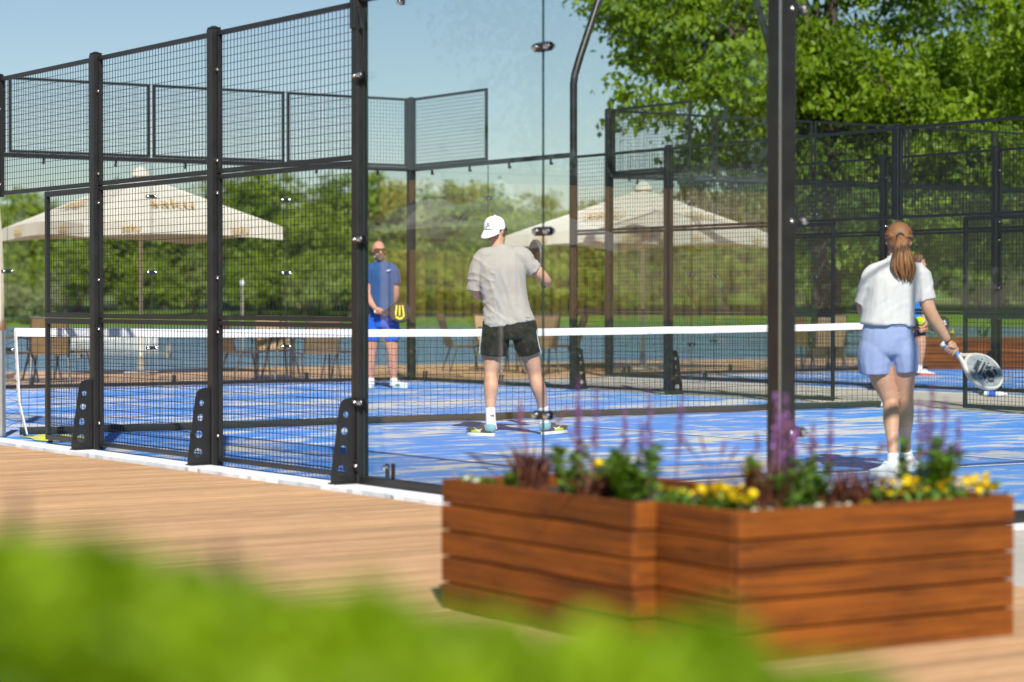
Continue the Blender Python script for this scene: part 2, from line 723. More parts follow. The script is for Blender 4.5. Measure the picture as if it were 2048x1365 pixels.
def outline_plate(name, outer, holes, thick):
    """flat plate with round holes: outer polygon [(x, z)], holes [(x, z, r)]; lies in the XZ plane"""
    cu = bpy.data.curves.new(name, 'CURVE')
    cu.dimensions = '2D'
    cu.fill_mode = 'BOTH'
    cu.extrude = thick / 2
    cu.bevel_depth = 0.0
    polys = [outer] + [[(x + r * math.cos(k * math.pi / 8), z + r * math.sin(k * math.pi / 8)) for k in range(16)] for x, z, r in holes]
    for pl in polys:
        sp = cu.splines.new('POLY')
        sp.points.add(len(pl) - 1)
        for pt, (x, z) in zip(sp.points, pl):
            pt.co = (x, z, 0, 1)
        sp.use_cyclic_u = True
    o = bpy.data.objects.new(name, cu)
    COL.objects.link(o)
    dg = bpy.context.evaluated_depsgraph_get()
    me = bpy.data.meshes.new_from_object(o.evaluated_get(dg))
    bpy.data.objects.remove(o)
    me.transform(Matrix.Rotation(math.pi / 2, 4, 'X'))
    me.name = name
    return me


pl = [(0, 0), (.165, 0), (.165, .05), (.105, .47)]
for k in range(7):
    a = rad(8 + k * 12)
    pl.append((.045 + .058 * math.cos(a), .475 + .055 * math.sin(a)))
pl += [(.03, .535), (0, .535)]
GUSSET = outline_plate('gusset_plate', pl, [(.088, .09, .032), (.08, .215, .027), (.07, .33, .023), (.06, .43, .019)], .008)

WIRE = {}


def wire_mesh(w, h):
    key = (round(w, 3), round(h, 3))
    if key not in WIRE:
        q = MB()
        r = .0017

        def rod(p, d, L):
            # four-sided wire without caps
            if d == 'z':
                c = [(p[0] - r, p[1] - r), (p[0] + r, p[1] - r), (p[0] + r, p[1] + r), (p[0] - r, p[1] + r)]
                vs = [(a, b, p[2]) for a, b in c] + [(a, b, p[2] + L) for a, b in c]
            else:
                c = [(p[1] - r, p[2] - r), (p[1] + r, p[2] - r), (p[1] + r, p[2] + r), (p[1] - r, p[2] + r)]
                vs = [(p[0], a, b) for a, b in c] + [(p[0] + L, a, b) for a, b in c]
            q.add(vs, [(0, 1, 5, 4), (1, 2, 6, 5), (2, 3, 7, 6), (3, 0, 4, 7)])
        nx, nz = round(w / .05), round(h / .05)
        for i in range(1, nx):
            rod((i * w / nx, 0, 0), 'z', h)
        for i in range(1, nz):
            rod((0, .0038, i * h / nz), 'x', w)
        WIRE[key] = q.mesh('wire_mesh')
    return WIRE[key]


FRAME = {}


def panel(root, u0, u1, z0, z1, y=0.0, fw=.032):
    w, h = u1 - u0, z1 - z0
    key = (round(w, 3), round(h, 3), fw)
    if key not in FRAME:
        q = MB()
        d = .034
        q.box((w / 2, 0, fw / 2), (w, d, fw), bev=.003)
        q.box((w / 2, 0, h - fw / 2), (w, d, fw), bev=.003)
        q.box((fw / 2, 0, h / 2), (fw, d - .002, h - 2 * fw), bev=.003)
        q.box((w - fw / 2, 0, h / 2), (fw, d - .002, h - 2 * fw), bev=.003)
        FRAME[key] = q.mesh('panel_frame')
    link('panel_frame', FRAME[key], M['black'], root, (u0, y, z0))
    o = link('wire_mesh', wire_mesh(w - 2 * fw + .01, h - 2 * fw + .01), M['wire'], root, (u0 + fw - .005, y + .004, z0 + fw - .005))
    tag(o, kind='stuff')


POSTS = {}


def post(root, u, z0, z1, y=0.0, size=.08):
    key = (round(z1 - z0, 3), size)
    if key not in POSTS:
        q = MB()
        q.box((0, 0, (z1 - z0) / 2), (size, size, z1 - z0), bev=.006)
        c = MB()
        s2 = size / 2
        c.box((0, 0, .006), (size - .004, size - .004, .014), bev=.006)
        c.ball((0, 0, .008), (s2 * .8, s2 * .8, .016), 10)
        POSTS[key] = (q.mesh('post'), c.mesh('post_cap', True))
    p = link('post', POSTS[key][0], M['black'], root, (u, y, z0))
    link('post_cap', POSTS[key][1], M['black'], p, (0, 0, z1 - z0))
    return p


FOOT = None


def gusset(root, u, out):
    g = link('gusset_plate', GUSSET, M['black'], root, (u, out * .041, .015), (0, 0, out * math.pi / 2))
    global FOOT
    if FOOT is None:
        q = MB()
        q.box((0, 0, 0), (.10, .20, .010), bev=.002)
        q.box((-.045, 0, .02), (.008, .16, .03))
        FOOT = q.mesh('foot_plate')
    f = link('foot_plate', FOOT, M['black'], root, (u, out * .10, .024))
    for dx, dy in ((-.03, -.05), (.03, -.05), (-.03, .05), (.03, .05)):
        link('bolt', bolt_mesh(), M['chrome'], f, (dx, dy, .005), (math.pi / 2, 0, 0))


def mesh_fence(loc, rz, out, u0, u1, label, group, bolts=True):
    """3 m tall cage side in 2 m bays; the door gap lies at u = -1 .. 1"""
    r = empty('mesh_fence', loc, rz, label, 'fence', group)
    iy = -out * .012
    u = u0
    while u <= u1 + 1e-6:
        if abs(u) < .01:
            post(r, 0, 2.0, 3.0)
        else:
            post(r, u, .02, 3.0)
            gusset(r, u, out)
        u += 2
    u = u0
    while u < u1 - 1e-6:
        a, b = u + .043, u + 1.957
        panel(r, a, b, 2.012, 2.985, iy)
        if -2.01 < u < -.01:
            lo = (a, -1.0)
        elif -.01 <= u < 1.99:
            lo = (1.0, b)
        else:
            lo = (a, b)
        for z0, z1 in ((.045, 1.005), (1.012, 2.005)):
            panel(r, lo[0], lo[1], z0, z1, iy, .042 if lo != (a, b) else .032)
        if bolts:
            for z in (.22, .93, 1.30, 1.88, 2.10, 2.72):
                for uu in (a + .018, b - .018):
                    if (uu < lo[0] or uu > lo[1]) and z < 2:
                        continue
                    link('bolt', bolt_mesh(), M['chrome'], r, (uu, iy + out * .017, z), (0, 0, 0 if out < 0 else math.pi))
        u += 2
    return r


CL = {}


def clamp_mesh(kind):
    if kind not in CL:
        q = MB()
        if kind == 'seam':
            outl = []
            for k in range(20):
                a = 2 * math.pi * k / 20
                outl.append((.055 * (1 if math.cos(a) > 0 else -1) + .025 * math.cos(a), .025 * math.sin(a)))
            for y0 in (-.0075, .0135):
                vs = [(x, y0 - .006, z) for x, z in outl] + [(x, y0, z) for x, z in outl]
                n = 20
                q.add(vs, [tuple(range(n)), tuple(range(n, 2 * n))[::-1]] + [(i, n + i, n + (i + 1) % n, (i + 1) % n) for i in range(n)])
        else:
            q.box((0, -.012, 0), (.07, .010, .065), bev=.003)
            q.lathe([(.026, -.005), (.026, .006)], (.06, -.012, 0), 14, M=Matrix.Rotation(math.pi / 2, 3, 'X'))
            q.lathe([(.026, -.005), (.026, .006)], (.06, .018, 0), 14, M=Matrix.Rotation(math.pi / 2, 3, 'X'))
        d = MB()
        d.lathe([(.019, 0), (.019, .006), (.016, .018), (.007, .024)], n=10, M=Matrix.Rotation(math.pi / 2, 3, 'X'))
        CL[kind] = (q.mesh('glass_clamp', True, 30), d.mesh('dome_bolt', True))
    return CL[kind]


def seam_clamp(root, u, z):
    me, d = clamp_mesh('seam')
    c = link('glass_clamp', me, M['black'], root, (u, 0, z))
    for dx in (-.055, .055):
        link('dome_bolt', d, M['chrome'], c, (dx, -.013, 0))
        link('dome_bolt', d, M['chrome'], c, (dx, .013, 0), (0, 0, math.pi))


def post_clamp(root, u, z, sgn, out):
    me, d = clamp_mesh('post')
    c = link('glass_clamp', me, M['black'], root, (u, out * .030, z), (0, 0, 0 if out < 0 else math.pi))
    s = sgn if out < 0 else -sgn
    if s < 0:
        c.scale.x = -1
    link('dome_bolt', d, M['chrome'], c, (.06, -.018, 0))
    link('bolt', bolt_mesh(), M['chrome'], c, (-.008, -.017, 0))


PANE = {}


def pane(root, u0, u1, z0, z1):
    key = (round(u1 - u0, 3), round(z1 - z0, 3))
    if key not in PANE:
        q = MB()
        w, h = u1 - u0, z1 - z0
        q.box((w / 2, 0, h / 2), (w, .010, h))
        q.m = [1 if i not in (2, 3) else 0 for i in range(6)]
        PANE[key] = q.mesh('glass_pane')
    return link('glass_pane', PANE[key], [M['glass'], M['glass_edge']], root, (u0, 0, z0))


def glass_wall(loc, rz, out, seams, label, group, tall=(), posts=(), foot=True, edge_posts=(), rails=True, slim=0):
    """3 m toughened glass in 2 m panes, with a 1 m mesh panel on top where `tall`"""
    r = empty('glass_wall', loc, rz, label, 'glass wall', group)
    for a, b in zip(seams[:-1], seams[1:]):
        pane(r, a + .003, b - .003, .07, 2.965)
        q = MB()
        q.box(((a + b) / 2, 0, .045), (b - a - .004, .06, .05), bev=.004)
        q.build('base_rail', M['black'], r)
        if rails:
            q = MB()
            q.box(((a + b) / 2, 0, 3.0), (b - a - .004, .05, .06), bev=.004)
            q.build('top_rail', M['black'], r)
            for k in (.25, .75):
                q = MB()
                u = a + (b - a) * k
                q.tube([(u, out * .015, 2.975), (u, out * .015, 2.90)], .017, n=10)
                c = q.build('hanging_clip', M['black'], r, True)
                link('dome_bolt', clamp_mesh('seam')[1], M['chrome'], c, (u, out * .028, 2.915), (0, 0, 0 if out < 0 else math.pi))
        q = MB()
        u = a + .32
        for yy in (out * .02, -out * .02):
            q.tube([(u, yy, .07), (u, yy, .155)], .020, .008, n=10, right=(1, 0, 0), dome=True)
        c = q.build('base_clip', M['black'], r, True)
        link('dome_bolt', clamp_mesh('seam')[1], M['chrome'], c, (u, out * .026, .14), (0, 0, 0 if out < 0 else math.pi))
        if any(abs(a - t0) < .01 for t0 in tall):
            sl_ = slim and .008 or .022
            panel(r, a + sl_, b - sl_, 3.035, 4.0, 0, slim or .036)
    for u in seams[1:-1]:
        for z in (.52, 1.52, 2.52):
            seam_clamp(r, u, z)
    for u, h in posts:
        post(r, u, .02, h, size=.1)
    for u, s in edge_posts:
        for z in (.52, 1.52, 2.52):
            post_clamp(r, u, z, s, out)
    return r


GF, GG = 'black mesh side fences of the padel courts', 'glass end walls of the padel courts'
# near court
mesh_fence((0, 0, 0), 0, -1, -4, 6, 'black wire mesh fence nearest the camera, standing on the white kerb beside the deck', GF)
mesh_fence((0, 10, 0), 0, 1, -6, 6, 'black mesh fence with a door gap across the court, in front of the grey path', GF)
glass_wall((6, 0, 0), 0, -1, [.045, 2, 3.955], 'clear glass wall with one vertical seam nearest the camera, behind the wooden flower planter', GG, tall=(2,),
           posts=[], edge_posts=[(0.02, 1)])
glass_wall((10, 0, 0), math.pi / 2, -1, [.05, 2, 4, 6, 8, 9.95], 'clear glass wall that the woman in white is seen through, starting at the thick corner post', GG,
           tall=(.05, 2, 4, 6, 8), posts=[(0, 4.0), (10, 4.0)], edge_posts=[(.03, 1)], slim=.018)
glass_wall((-10, 0, 0), math.pi / 2, 1, [.05, 2, 4, 6, 8, 9.95], 'mesh topped clear glass wall behind the bald man at the far court end', GG,
           tall=(.05, 2, 4, 6, 8), posts=[(0, 4.0), (10, 4.0)])
glass_wall((-10, 10, 0), 0, 1, [.05, 2, 3.955], 'clear far side glass wall with one raised mesh panel at its left, behind the man in grey', GG, tall=(.05,))
# the second court
mesh_fence((0, 13.45, 0), 0, -1, -6, 6, 'black mesh side fence of the second court, beyond the grey path', GF)
glass_wall((-10, 13.45, 0), 0, -1, [.05, 2, 3.955], 'second court side glass wall with one raised mesh panel, before the right parasol', GG, tall=(.05,))
glass_wall((-10, 13.45, 0), math.pi / 2, 1, [.05, 2, 4, 6, 8, 9.95], 'mesh topped glass wall at the far end of the second court, before the big tree', GG,
           tall=(.05, 2, 4, 6, 8), posts=[(0, 4.0), (10, 4.0)])

_cw = [o for o in COL.objects if o.name == 'glass_wall.001'][0]
q = MB()
q.box((-.052, -.052, 2.0), (.010, .010, 3.9), bev=.002)
q.build('edge_highlight', M['steel'], _cw)  # pale strip stands in for the highlight along the post's corner edge

# steel bracing at the top of the post where the near glass begins
r = [o for o in COL.objects if o.name == 'mesh_fence'][0]
mb = MB()
mb.box((6.0, 0, 3.02), (.16, .09, .05), bev=.004)
mb.bar((6.0, -.03, 2.98), (6.06, -.03, 2.80), .012, .05)
mb.box((6.0, -.046, 2.90), (.07, .012, .18), bev=.003)
mb.build('post_bracket', M['black'], r)
for dx in (-.05, 0, .05):
    link('bolt', bolt_mesh(), M['chrome'], r, (6.0 + dx, -.047, 3.02))
mb = MB()
mb.box((6.0, -.045, .13), (.11, .01, .07), bev=.003)
b_ = mb.build('base_bracket', M['black'], r)
for dx in (-.03, .03):
    link('bolt', bolt_mesh(), M['chrome'], b_, (6 + dx, -.05, .13))


# leaning floodlight masts between the two courts
def mast(x, y, s, label):
    r = empty('floodlight_mast', (x, y, 0), 0, label, 'floodlight mast', 'floodlight masts between the courts')
    q = MB()
    q.tube([(0, 0, 2.9), (0, 0, 3.9), (0, s * .02, 4.02), (0, s * .10, 4.25), (0, s * 1.15, 6.9)], .048, n=12, right=(1, 0, 0))
    q.build('pole', M['black'], r, True, angle=60)
    q = MB()
    q.box((0, s * 1.2, 6.95), (.9, .28, .09), bev=.01)
    h = q.build('lamp_head', M['black'], r)
    q = MB()
    q.box((0, s * 1.2, 6.90), (.84, .24, .02))
    q.build('lens', M['white'], h)


mast(-6, 10, 1, 'leaning black floodlight mast rising from the far side fence of the first court')
mast(-6, 13.45, -1, 'leaning black floodlight mast of the second court, just left of the thick corner post')

# ------------------------------------------------------------------ net
net = empty('padel_net', (0, 0, 0), 0, 'black padel net with a white headband strung across the blue court', 'net')
H0, H1 = .92, .88


def sag(y):
    k = (y - 5) / 5
    return H1 + (H0 - H1) * k * k


q = MB()
ys = np.linspace(.14, 9.86, 90)
vs, fs = [], []
for y in ys:
    w = .006 * noise.noise(Vector((y * 3, 0, 0))) + .003 * noise.noise(Vector((y * 14, 5, 0)))
    z = sag(y) + .004 * noise.noise(Vector((y * 2.1, 9, 0)))
    for dx, dz in ((.006, 0), (.011 + w, -.02), (.009 - w, -.070), (-.009 - w, -.070), (-.011 + w, -.02), (-.006, 0)):
        vs.append((dx, y, z + dz))
for i in range(len(ys) - 1):
    for k in range(6):
        a, b = i * 6 + k, i * 6 + (k + 1) % 6
        fs.append((a, b, b + 6, a + 6))
q.add(vs, fs)
q.build('headband', M['band'], net, True, angle=60)
q = MB()
cord = .0023


def wig(y, z, s):
    return (.010 * noise.noise(Vector((y * 2.3, z * 2.3, s))) + .004 * noise.noise(Vector((y * 9, z * 9, s + 3))))


yy = np.arange(.20, 9.82, .07)
zz = np.arange(.09, .85, .062)
for y in yy:
    top = sag(y) - .066
    P = []
    for z in np.linspace(.05, top, 17):
        P.append((wig(y, z, 1), y + wig(y, z, 8), z))
    q.tube(P, cord, n=3, cap=False, right=(1, 0, 0))
for z in zz:
    P = []
    for y in np.arange(.16, 9.86, .052):
        z2 = min(z + wig(y, z, 15) - .01 * math.sin(y * 60) * .3, sag(y) - .062)
        P.append((wig(y, z, 1), y, z2))
    q.tube(P, cord, n=3, cap=False, right=(1, 0, 0))
tag(q.build('net_cord', M['cord'], net), kind='stuff')
q = MB()
P = [(wig(y, 0, 1) * 2, y, .055 + .008 * noise.noise(Vector((y * 2, 4, 4)))) for y in np.linspace(.18, 9.82, 60)]
q.tube(P, .006, .032, n=8, right=(1, 0, 0))
q.build('bottom_band', M['cord'], net, True)
for side in (0, 1):
    f = (lambda y: y) if side == 0 else (lambda y: 10 - y)
    q = MB()
    q.bar((0, f(.145), .90), (0, f(.175), .30), .05, .012, bev=.004, up=(0, 1, 0))
    q.bar((0, f(.175), .298), (0, f(.24), .03), .05, .012, bev=.004, up=(0, 1, 0))
    q.build('side_band', M['band'], net)
    q = MB()
    q.tube([(0, f(.02), .02), (0, f(.02), .925)], .036, n=16)
    p = q.build('net_post', M['steel'], net, True)
    q = MB()
    q.lathe([(.041, .90), (.041, .965), (.035, .975)], (0, f(.02), 0), 16)
    q.build('post_cap', M['brown_cap'], p, True)
    q = MB()
    zs = np.linspace(.12, .80, 9)
    P = []
    for i, z in enumerate(zs):
        P += [(-.03, f(.055), z - .03), (-.008, f(.165), z + .015)]
    P += [(-.014, f(.23), .872), (-.014, f(.31), .872)]
    q.tube(P, .0035, n=5, right=(1, 0, 0))
    q.build('lacing', M['cord'], net)
    q = MB()
    for i, z in enumerate(zs):
        q.ball((-.009, f(.165), z + .015), (.004, .009, .009), 8)
    for y in (.23, .31):
        q.ball((-.014, f(y), .872), (.004, .009, .009), 8)
    q.build('eyelets', M['brass'], net, True)

# a lime cloth lying by the near net post, and a water bottle by the second court
mb = MB()
gx, gy = 20, 14
for i in range(gx):
    for j in range(gy):
        x, y = i / (gx - 1), j / (gy - 1)
        z = .02 + .035 * max(0, noise.noise(Vector((x * 3.2, y * 2.2, 2))) + .35) * min(1, 6 * min(x, 1 - x)) * min(1, 6 * min(y, 1 - y))
        mb.v.append((.12 + x * .8, .10 + y * .45 + .04 * math.sin(x * 7), z))
for i in range(gx - 1):
    for j in range(gy - 1):
        a = i * gy + j
        mb.f.append((a, a + gy, a + gy + 1, a + 1))
        mb.m.append(0)
M['lime'] = cloth('lime_cloth', (.48, .52, .05))
tag(mb.build('cloth', M['lime'], smooth=True), 'crumpled lime yellow cloth lying beside the near net post', 'cloth')

M['pet'] = simple('clear_plastic', (.62, .72, .78), .12, spec=.6)
M['blue_label'] = simple('blue_label', (.03, .10, .55), .4)
bt = empty('water_bottle', (-1.72, 12.98, .035), rad(30), 'clear plastic water bottle with a blue label lying by the second court fence', 'bottle')
RX = Matrix.Rotation(math.pi / 2, 3, 'Y')
q = MB()
q.lathe([(.028, 0), (.033, .008), (.033, .19), (.026, .225), (.013, .245), (.013, .262)], n=14, M=RX)
q.build('bottle_body', M['pet'], bt, True)
q = MB()
q.lathe([(.0345, .06), (.0345, .15)], n=14, M=RX)
q.build('bottle_label', M['blue_label'], bt, True)
q = MB()
q.lathe([(.016, .258), (.016, .278)], n=12, M=RX)
q.build('bottle_cap', M['white'], bt, True)
# ------------------------------------------------------------------ foliage
def leaf_mesh(name, Cn, A, N, size, aspect=.55, fold=.12, rnd=None):
    """many two-triangle leaves: centres, long axes, normals, lengths"""
    n = len(Cn)
    A = A / (np.linalg.norm(A, axis=1)[:, None] + 1e-9)
    B = np.cross(N, A)
    B /= np.linalg.norm(B, axis=1)[:, None] + 1e-9
    N2 = np.cross(A, B)
    s = np.asarray(size)[:, None]
    V = np.empty((n, 4, 3), np.float32)
    V[:, 0] = Cn - A * s * .5
    V[:, 1] = Cn + B * s * aspect * .5 + N2 * s * fold + A * s * .04
    V[:, 2] = Cn + A * s * .5
    V[:, 3] = Cn - B * s * aspect * .5 + N2 * s * fold + A * s * .04
    me = bpy.data.meshes.new(name)
    me.vertices.add(n * 4)
    me.vertices.foreach_set('co', V.ravel())
    base = (np.arange(n) * 4)[:, None]
    tri = np.concatenate([base + [0, 2, 1], base + [0, 3, 2]], 1).reshape(-1, 3)
    me.loops.add(n * 6)
    me.loops.foreach_set('vertex_index', tri.ravel().astype(np.int32))
    me.polygons.add(n * 2)
    me.polygons.foreach_set('loop_start', (np.arange(n * 2) * 3).astype(np.int32))
    me.update(calc_edges=True)
    r = np.random.default_rng(n).random(n) if rnd is None else np.clip(rnd, 0, 1)
    me.attributes.new('rnd', 'FLOAT', 'FACE').data.foreach_set('value', np.repeat(r, 2).astype(np.float32))
    return me


def unit(v):
    return v / (np.linalg.norm(v, axis=-1)[..., None] + 1e-9)


def crown_leaves(name, ells, nclump, per, rc, size, seed, droop=.5, shell=.55, aspect=.55, keep=None, soft=0.0):
    rg = np.random.default_rng(seed)
    vol = np.array([e[1][0] * e[1][1] * e[1][2] for e in ells]) ** .8
    pick = rg.choice(len(ells), nclump, p=vol / vol.sum())
    d = unit(rg.normal(size=(nclump, 3)))
    rr = shell + (1 - shell) * rg.random(nclump) ** .7
    c0 = np.array([ells[k][0] for k in pick], float)
    ra = np.array([ells[k][1] for k in pick], float)
    cc = c0 + d * ra * rr[:, None]
    cc += rg.normal(size=cc.shape) * rc * .5
    if keep is not None:
        kk = keep(cc)
        cc, d = cc[kk], d[kk]
    m = len(cc)
    rcl = rc * (.6 + .8 * rg.random(m))
    off = rg.normal(size=(m, per, 3)) * rcl[:, None, None] * np.array([.62, .62, .42])
    P = (cc[:, None] + off).reshape(-1, 3)
    out = np.repeat(d, per, 0)
    n = len(P)
    N = unit(out * (.5 + soft) + np.array([0, 0, .75]) + rg.normal(size=(n, 3)) * (.65 - .3 * soft))
    A = unit(np.array([0, 0, -droop]) + out * .4 + rg.normal(size=(n, 3)) * .7)
    sz = size * (.5 + 1.0 * rg.random(n) ** 1.3)
    tone = np.repeat(rg.random(m), per) * .55 + rg.random(n) * .45
    return leaf_mesh(name, P, A, N, sz, aspect, rnd=tone), cc


def boughs(ells, n, r, seed, flat=.6):
    """break big crown volumes into many separate leafy boughs"""
    rg = np.random.default_rng(seed)
    vol = np.array([e[1][0] * e[1][1] * e[1][2] for e in ells]) ** .7
    out = []
    for k in rg.choice(len(ells), n, p=vol / vol.sum()):
        c, ra = np.array(ells[k][0], float), np.array(ells[k][1], float)
        d = unit(rg.normal(size=3))
        p = c + d * ra * (.35 + .6 * rg.random() ** .6)
        s = r * (.6 + .75 * rg.random())
        out.append((tuple(p), (s * (.85 + .4 * rg.random()), s * (.85 + .4 * rg.random()), s * flat)))
    return out


def limbs(mb, base, top, r0, targets, seed, wob=.25):
    rg = random.Random(seed)
    base, top = Vector(base), Vector(top)
    P, R = [], []
    for i in range(9):
        k = i / 8
        p = base.lerp(top, k) + Vector((noise.noise(Vector((k * 2.5, seed, 0))), noise.noise(Vector((k * 2.5, seed, 5))), 0)) * wob * k
        P.append(tuple(p))
        R.append(r0 * (1 - .72 * k) * (1.35 if i == 0 else 1))
    mb.tube(P, R, n=10)
    for tg in targets:
        k = rg.uniform(.35, .95)
        i = min(7, int(k * 8))
        s = Vector(P[i])
        e = Vector(tg)
        mid = s.lerp(e, .5) + Vector((rg.uniform(-.3, .3), rg.uniform(-.3, .3), .12 * (e - s).length))
        r = R[i] * .5
        Q = catmull([tuple(s) + (r,), tuple(mid) + (r * .6,), tuple(e) + (r * .18,)], 4)
        mb.tube(Q[:, :3], Q[:, 3], n=6)


M['bark'] = simple('tree_bark', (.075, .055, .04), .9, var=.4, scale=14, bump=.8, bd=.03)
M['leaf_lime'] = leafy('linden_leaves', (.05, .125, .006), (.30, .43, .022), .5)
M['leaf_far'] = leafy('far_leaves', (.12, .20, .015), (.34, .44, .05), .45)
M['leaf_far2'] = leafy('far_pale_leaves', (.16, .22, .045), (.36, .43, .11), .4)
M['leaf_dark'] = leafy('dark_leaves', (.06, .13, .012), (.22, .33, .030), .45)
M['leaf_olive'] = leafy('olive_leaves', (.15, .19, .07), (.27, .31, .13), .3)


def tree(name, loc, th, r0, ells, nclump, per, rc, size, mat, seed, label, group=None, cat='tree', **kw):
    root = empty(name, loc, 0, label, cat, group)
    me, cc = crown_leaves('crown', ells, nclump, per, rc, size, seed, **kw)
    rg = random.Random(seed)
    mb = MB()
    tops = [tuple(cc[i]) for i in rg.sample(range(len(cc)), min(len(cc), 34))]
    limbs(mb, (0, 0, -.3), (rg.uniform(-.4, .4), rg.uniform(-.4, .4), th), r0, tops, seed)
    mb.build('trunk', M['bark'], root, True)
    tag(link('crown', me, mat, root), kind='stuff')
    return root


def rel(p, q):
    return tuple(Vector(p) - Vector(q))


# the big tree by the water on the right, and its darker neighbour
bA = at(1648, 715, 47)
bA.z = -.5


def V3(px_, py_, d):
    return rel(at(px_, py_, d), bA)
ellsA = [(V3(1760, 60, 48), (5.2, 5.2, 5.0)), (V3(1430, 30, 47), (2.3, 3.2, 3.0)), (V3(1650, 330, 47.5), (3.6, 3.6, 2.3)),
         (V3(1560, 230, 45.5), (2.6, 2.6, 1.5)), (V3(1330, 225, 46.5), (1.2, 1.4, 1.2)), (V3(1310, 20, 46.5), (.95, 1.3, 1.7)), (V3(1360, 130, 46), (1.3, 1.4, 1.3)), (V3(1255, 290, 46.5), (.5, .6, .4)), (V3(1850, 330, 49), (3.5, 3.5, 2.4))]
tree('linden_tree', bA, 9, .36, boughs(ellsA, 118, 1.0, 4), 2500, 52, .30, .150, M['leaf_lime'], 3,
     'big sunlit green tree towering behind the right parasol by the lake', None, droop=.9, shell=.55, aspect=.62)
bB = at(2110, 705, 60)
bB.z = -.5
def V4(px_, py_, d):
    return rel(at(px_, py_, d), bB)
ellsB = [(V4(2080, 60, 60), (4.6, 5, 5.5)), (V4(1960, 380, 59), (3.4, 3.5, 2.6)), (V4(2150, 420, 60), (3, 3, 2.4))]
tree('dark_tree', bB, 9, .34, boughs(ellsB, 60, 1.3, 6), 1100, 52, .36, .17, M['leaf_dark'], 8,
     'darker leafy tree at the right edge behind the second court', None, droop=.8, shell=.5)

# trees of the far shore: a few kinds, each copied and turned
kinds = []
SH = [
    ([((0, 0, 6.6), (3.1, 3.1, 3.6)), ((1.2, .5, 4.0), (2.6, 2.6, 2.2)), ((-1.4, -.6, 4.2), (2.4, 2.4, 2.3))], 300, 26, .62, .40, 'leaf_far', 'green tree'),
    ([((0, 0, 6.0), (2.5, 2.5, 4.4)), ((.6, -.8, 3.0), (2.6, 2.6, 2.0))], 270, 26, .55, .38, 'leaf_far2', 'pale tree'),
    ([((0, 0, 5.2), (3.8, 3.6, 3.1)), ((2.2, .4, 3.4), (2.4, 2.4, 2.0)), ((-2.4, .8, 3.4), (2.4, 2.4, 2.2))], 320, 26, .66, .42, 'leaf_far', 'broad tree'),
    ([((0, 0, 7.0), (2.1, 2.1, 4.8)), ((0, 0, 3.0), (2.4, 2.4, 2.2))], 270, 26, .5, .36, 'leaf_dark', 'dark tree'),
]
NAMES = ['shore_tree', 'pale_shore_tree', 'broad_shore_tree', 'dark_shore_tree']
LBL = ['rounded mid green tree in the wooded line across the lake', 'pale yellowish green tree in the wooded line across the lake',
       'broad bushy green tree in the wooded line across the lake', 'tall dark green tree in the wooded line across the lake']
GRP = ['mid green trees across the lake', 'pale trees across the lake', 'broad trees across the lake', 'dark trees across the lake']
for i, (e, nc, pr, rc, sz, mk, _) in enumerate(SH):
    kinds.append(tree(NAMES[i], (0, 0, 0), 6, .22, e + boughs(e, 26, 1.0, 50 + i), int(nc * 1.45), int(pr * 1.5), rc, sz * .8, M[mk], 20 + i, LBL[i], GRP[i], shell=.35, soft=.7))
# photo column, distance, kind, height factor
FAR = [(-60, 172, 2, 1.02), (60, 176, 0, 1.0), (160, 171, 2, .98), (240, 178, 3, .95), (330, 174, 0, 1.02), (430, 178, 1, 1.08), (500, 172, 3, .92), (545, 176, 0, 1.18),
       (600, 170, 2, .95), (665, 178, 3, 1.0), (720, 174, 0, 1.14), (790, 171, 1, .98), (850, 176, 2, 1.18), (905, 172, 3, .92), (960, 175, 0, 1.05),
       (1020, 170, 2, .98), (1085, 176, 1, .92), (1150, 172, 2, .98), (1220, 175, 0, .92), (1290, 171, 3, .88), (1370, 174, 2, 1.0), (1450, 172, 0, 1.0), (1530, 175, 2, 1.05),
       (1610, 171, 3, 1.1), (1690, 174, 2, 1.25), (1770, 170, 0, 1.3), (1850, 175, 2, 1.35), (1930, 171, 3, 1.3), (2010, 174, 2, 1.35), (2100, 172, 0, 1.35),
       (10, 163, 2, .5), (130, 164, 0, .55), (300, 163, 2, .52), (390, 165, 1, .5), (520, 164, 2, .55), (610, 165, 0, .5), (700, 163, 2, .55), (780, 165, 1, .52), (880, 164, 2, .55),
       (980, 165, 0, .5), (1110, 164, 2, .5), (1230, 165, 2, .48), (1400, 164, 0, .5), (1560, 165, 2, .6), (1780, 172, 3, .62), (1960, 173, 3, .62), (1660, 166, 3, .6), (2060, 168, 3, .6)]
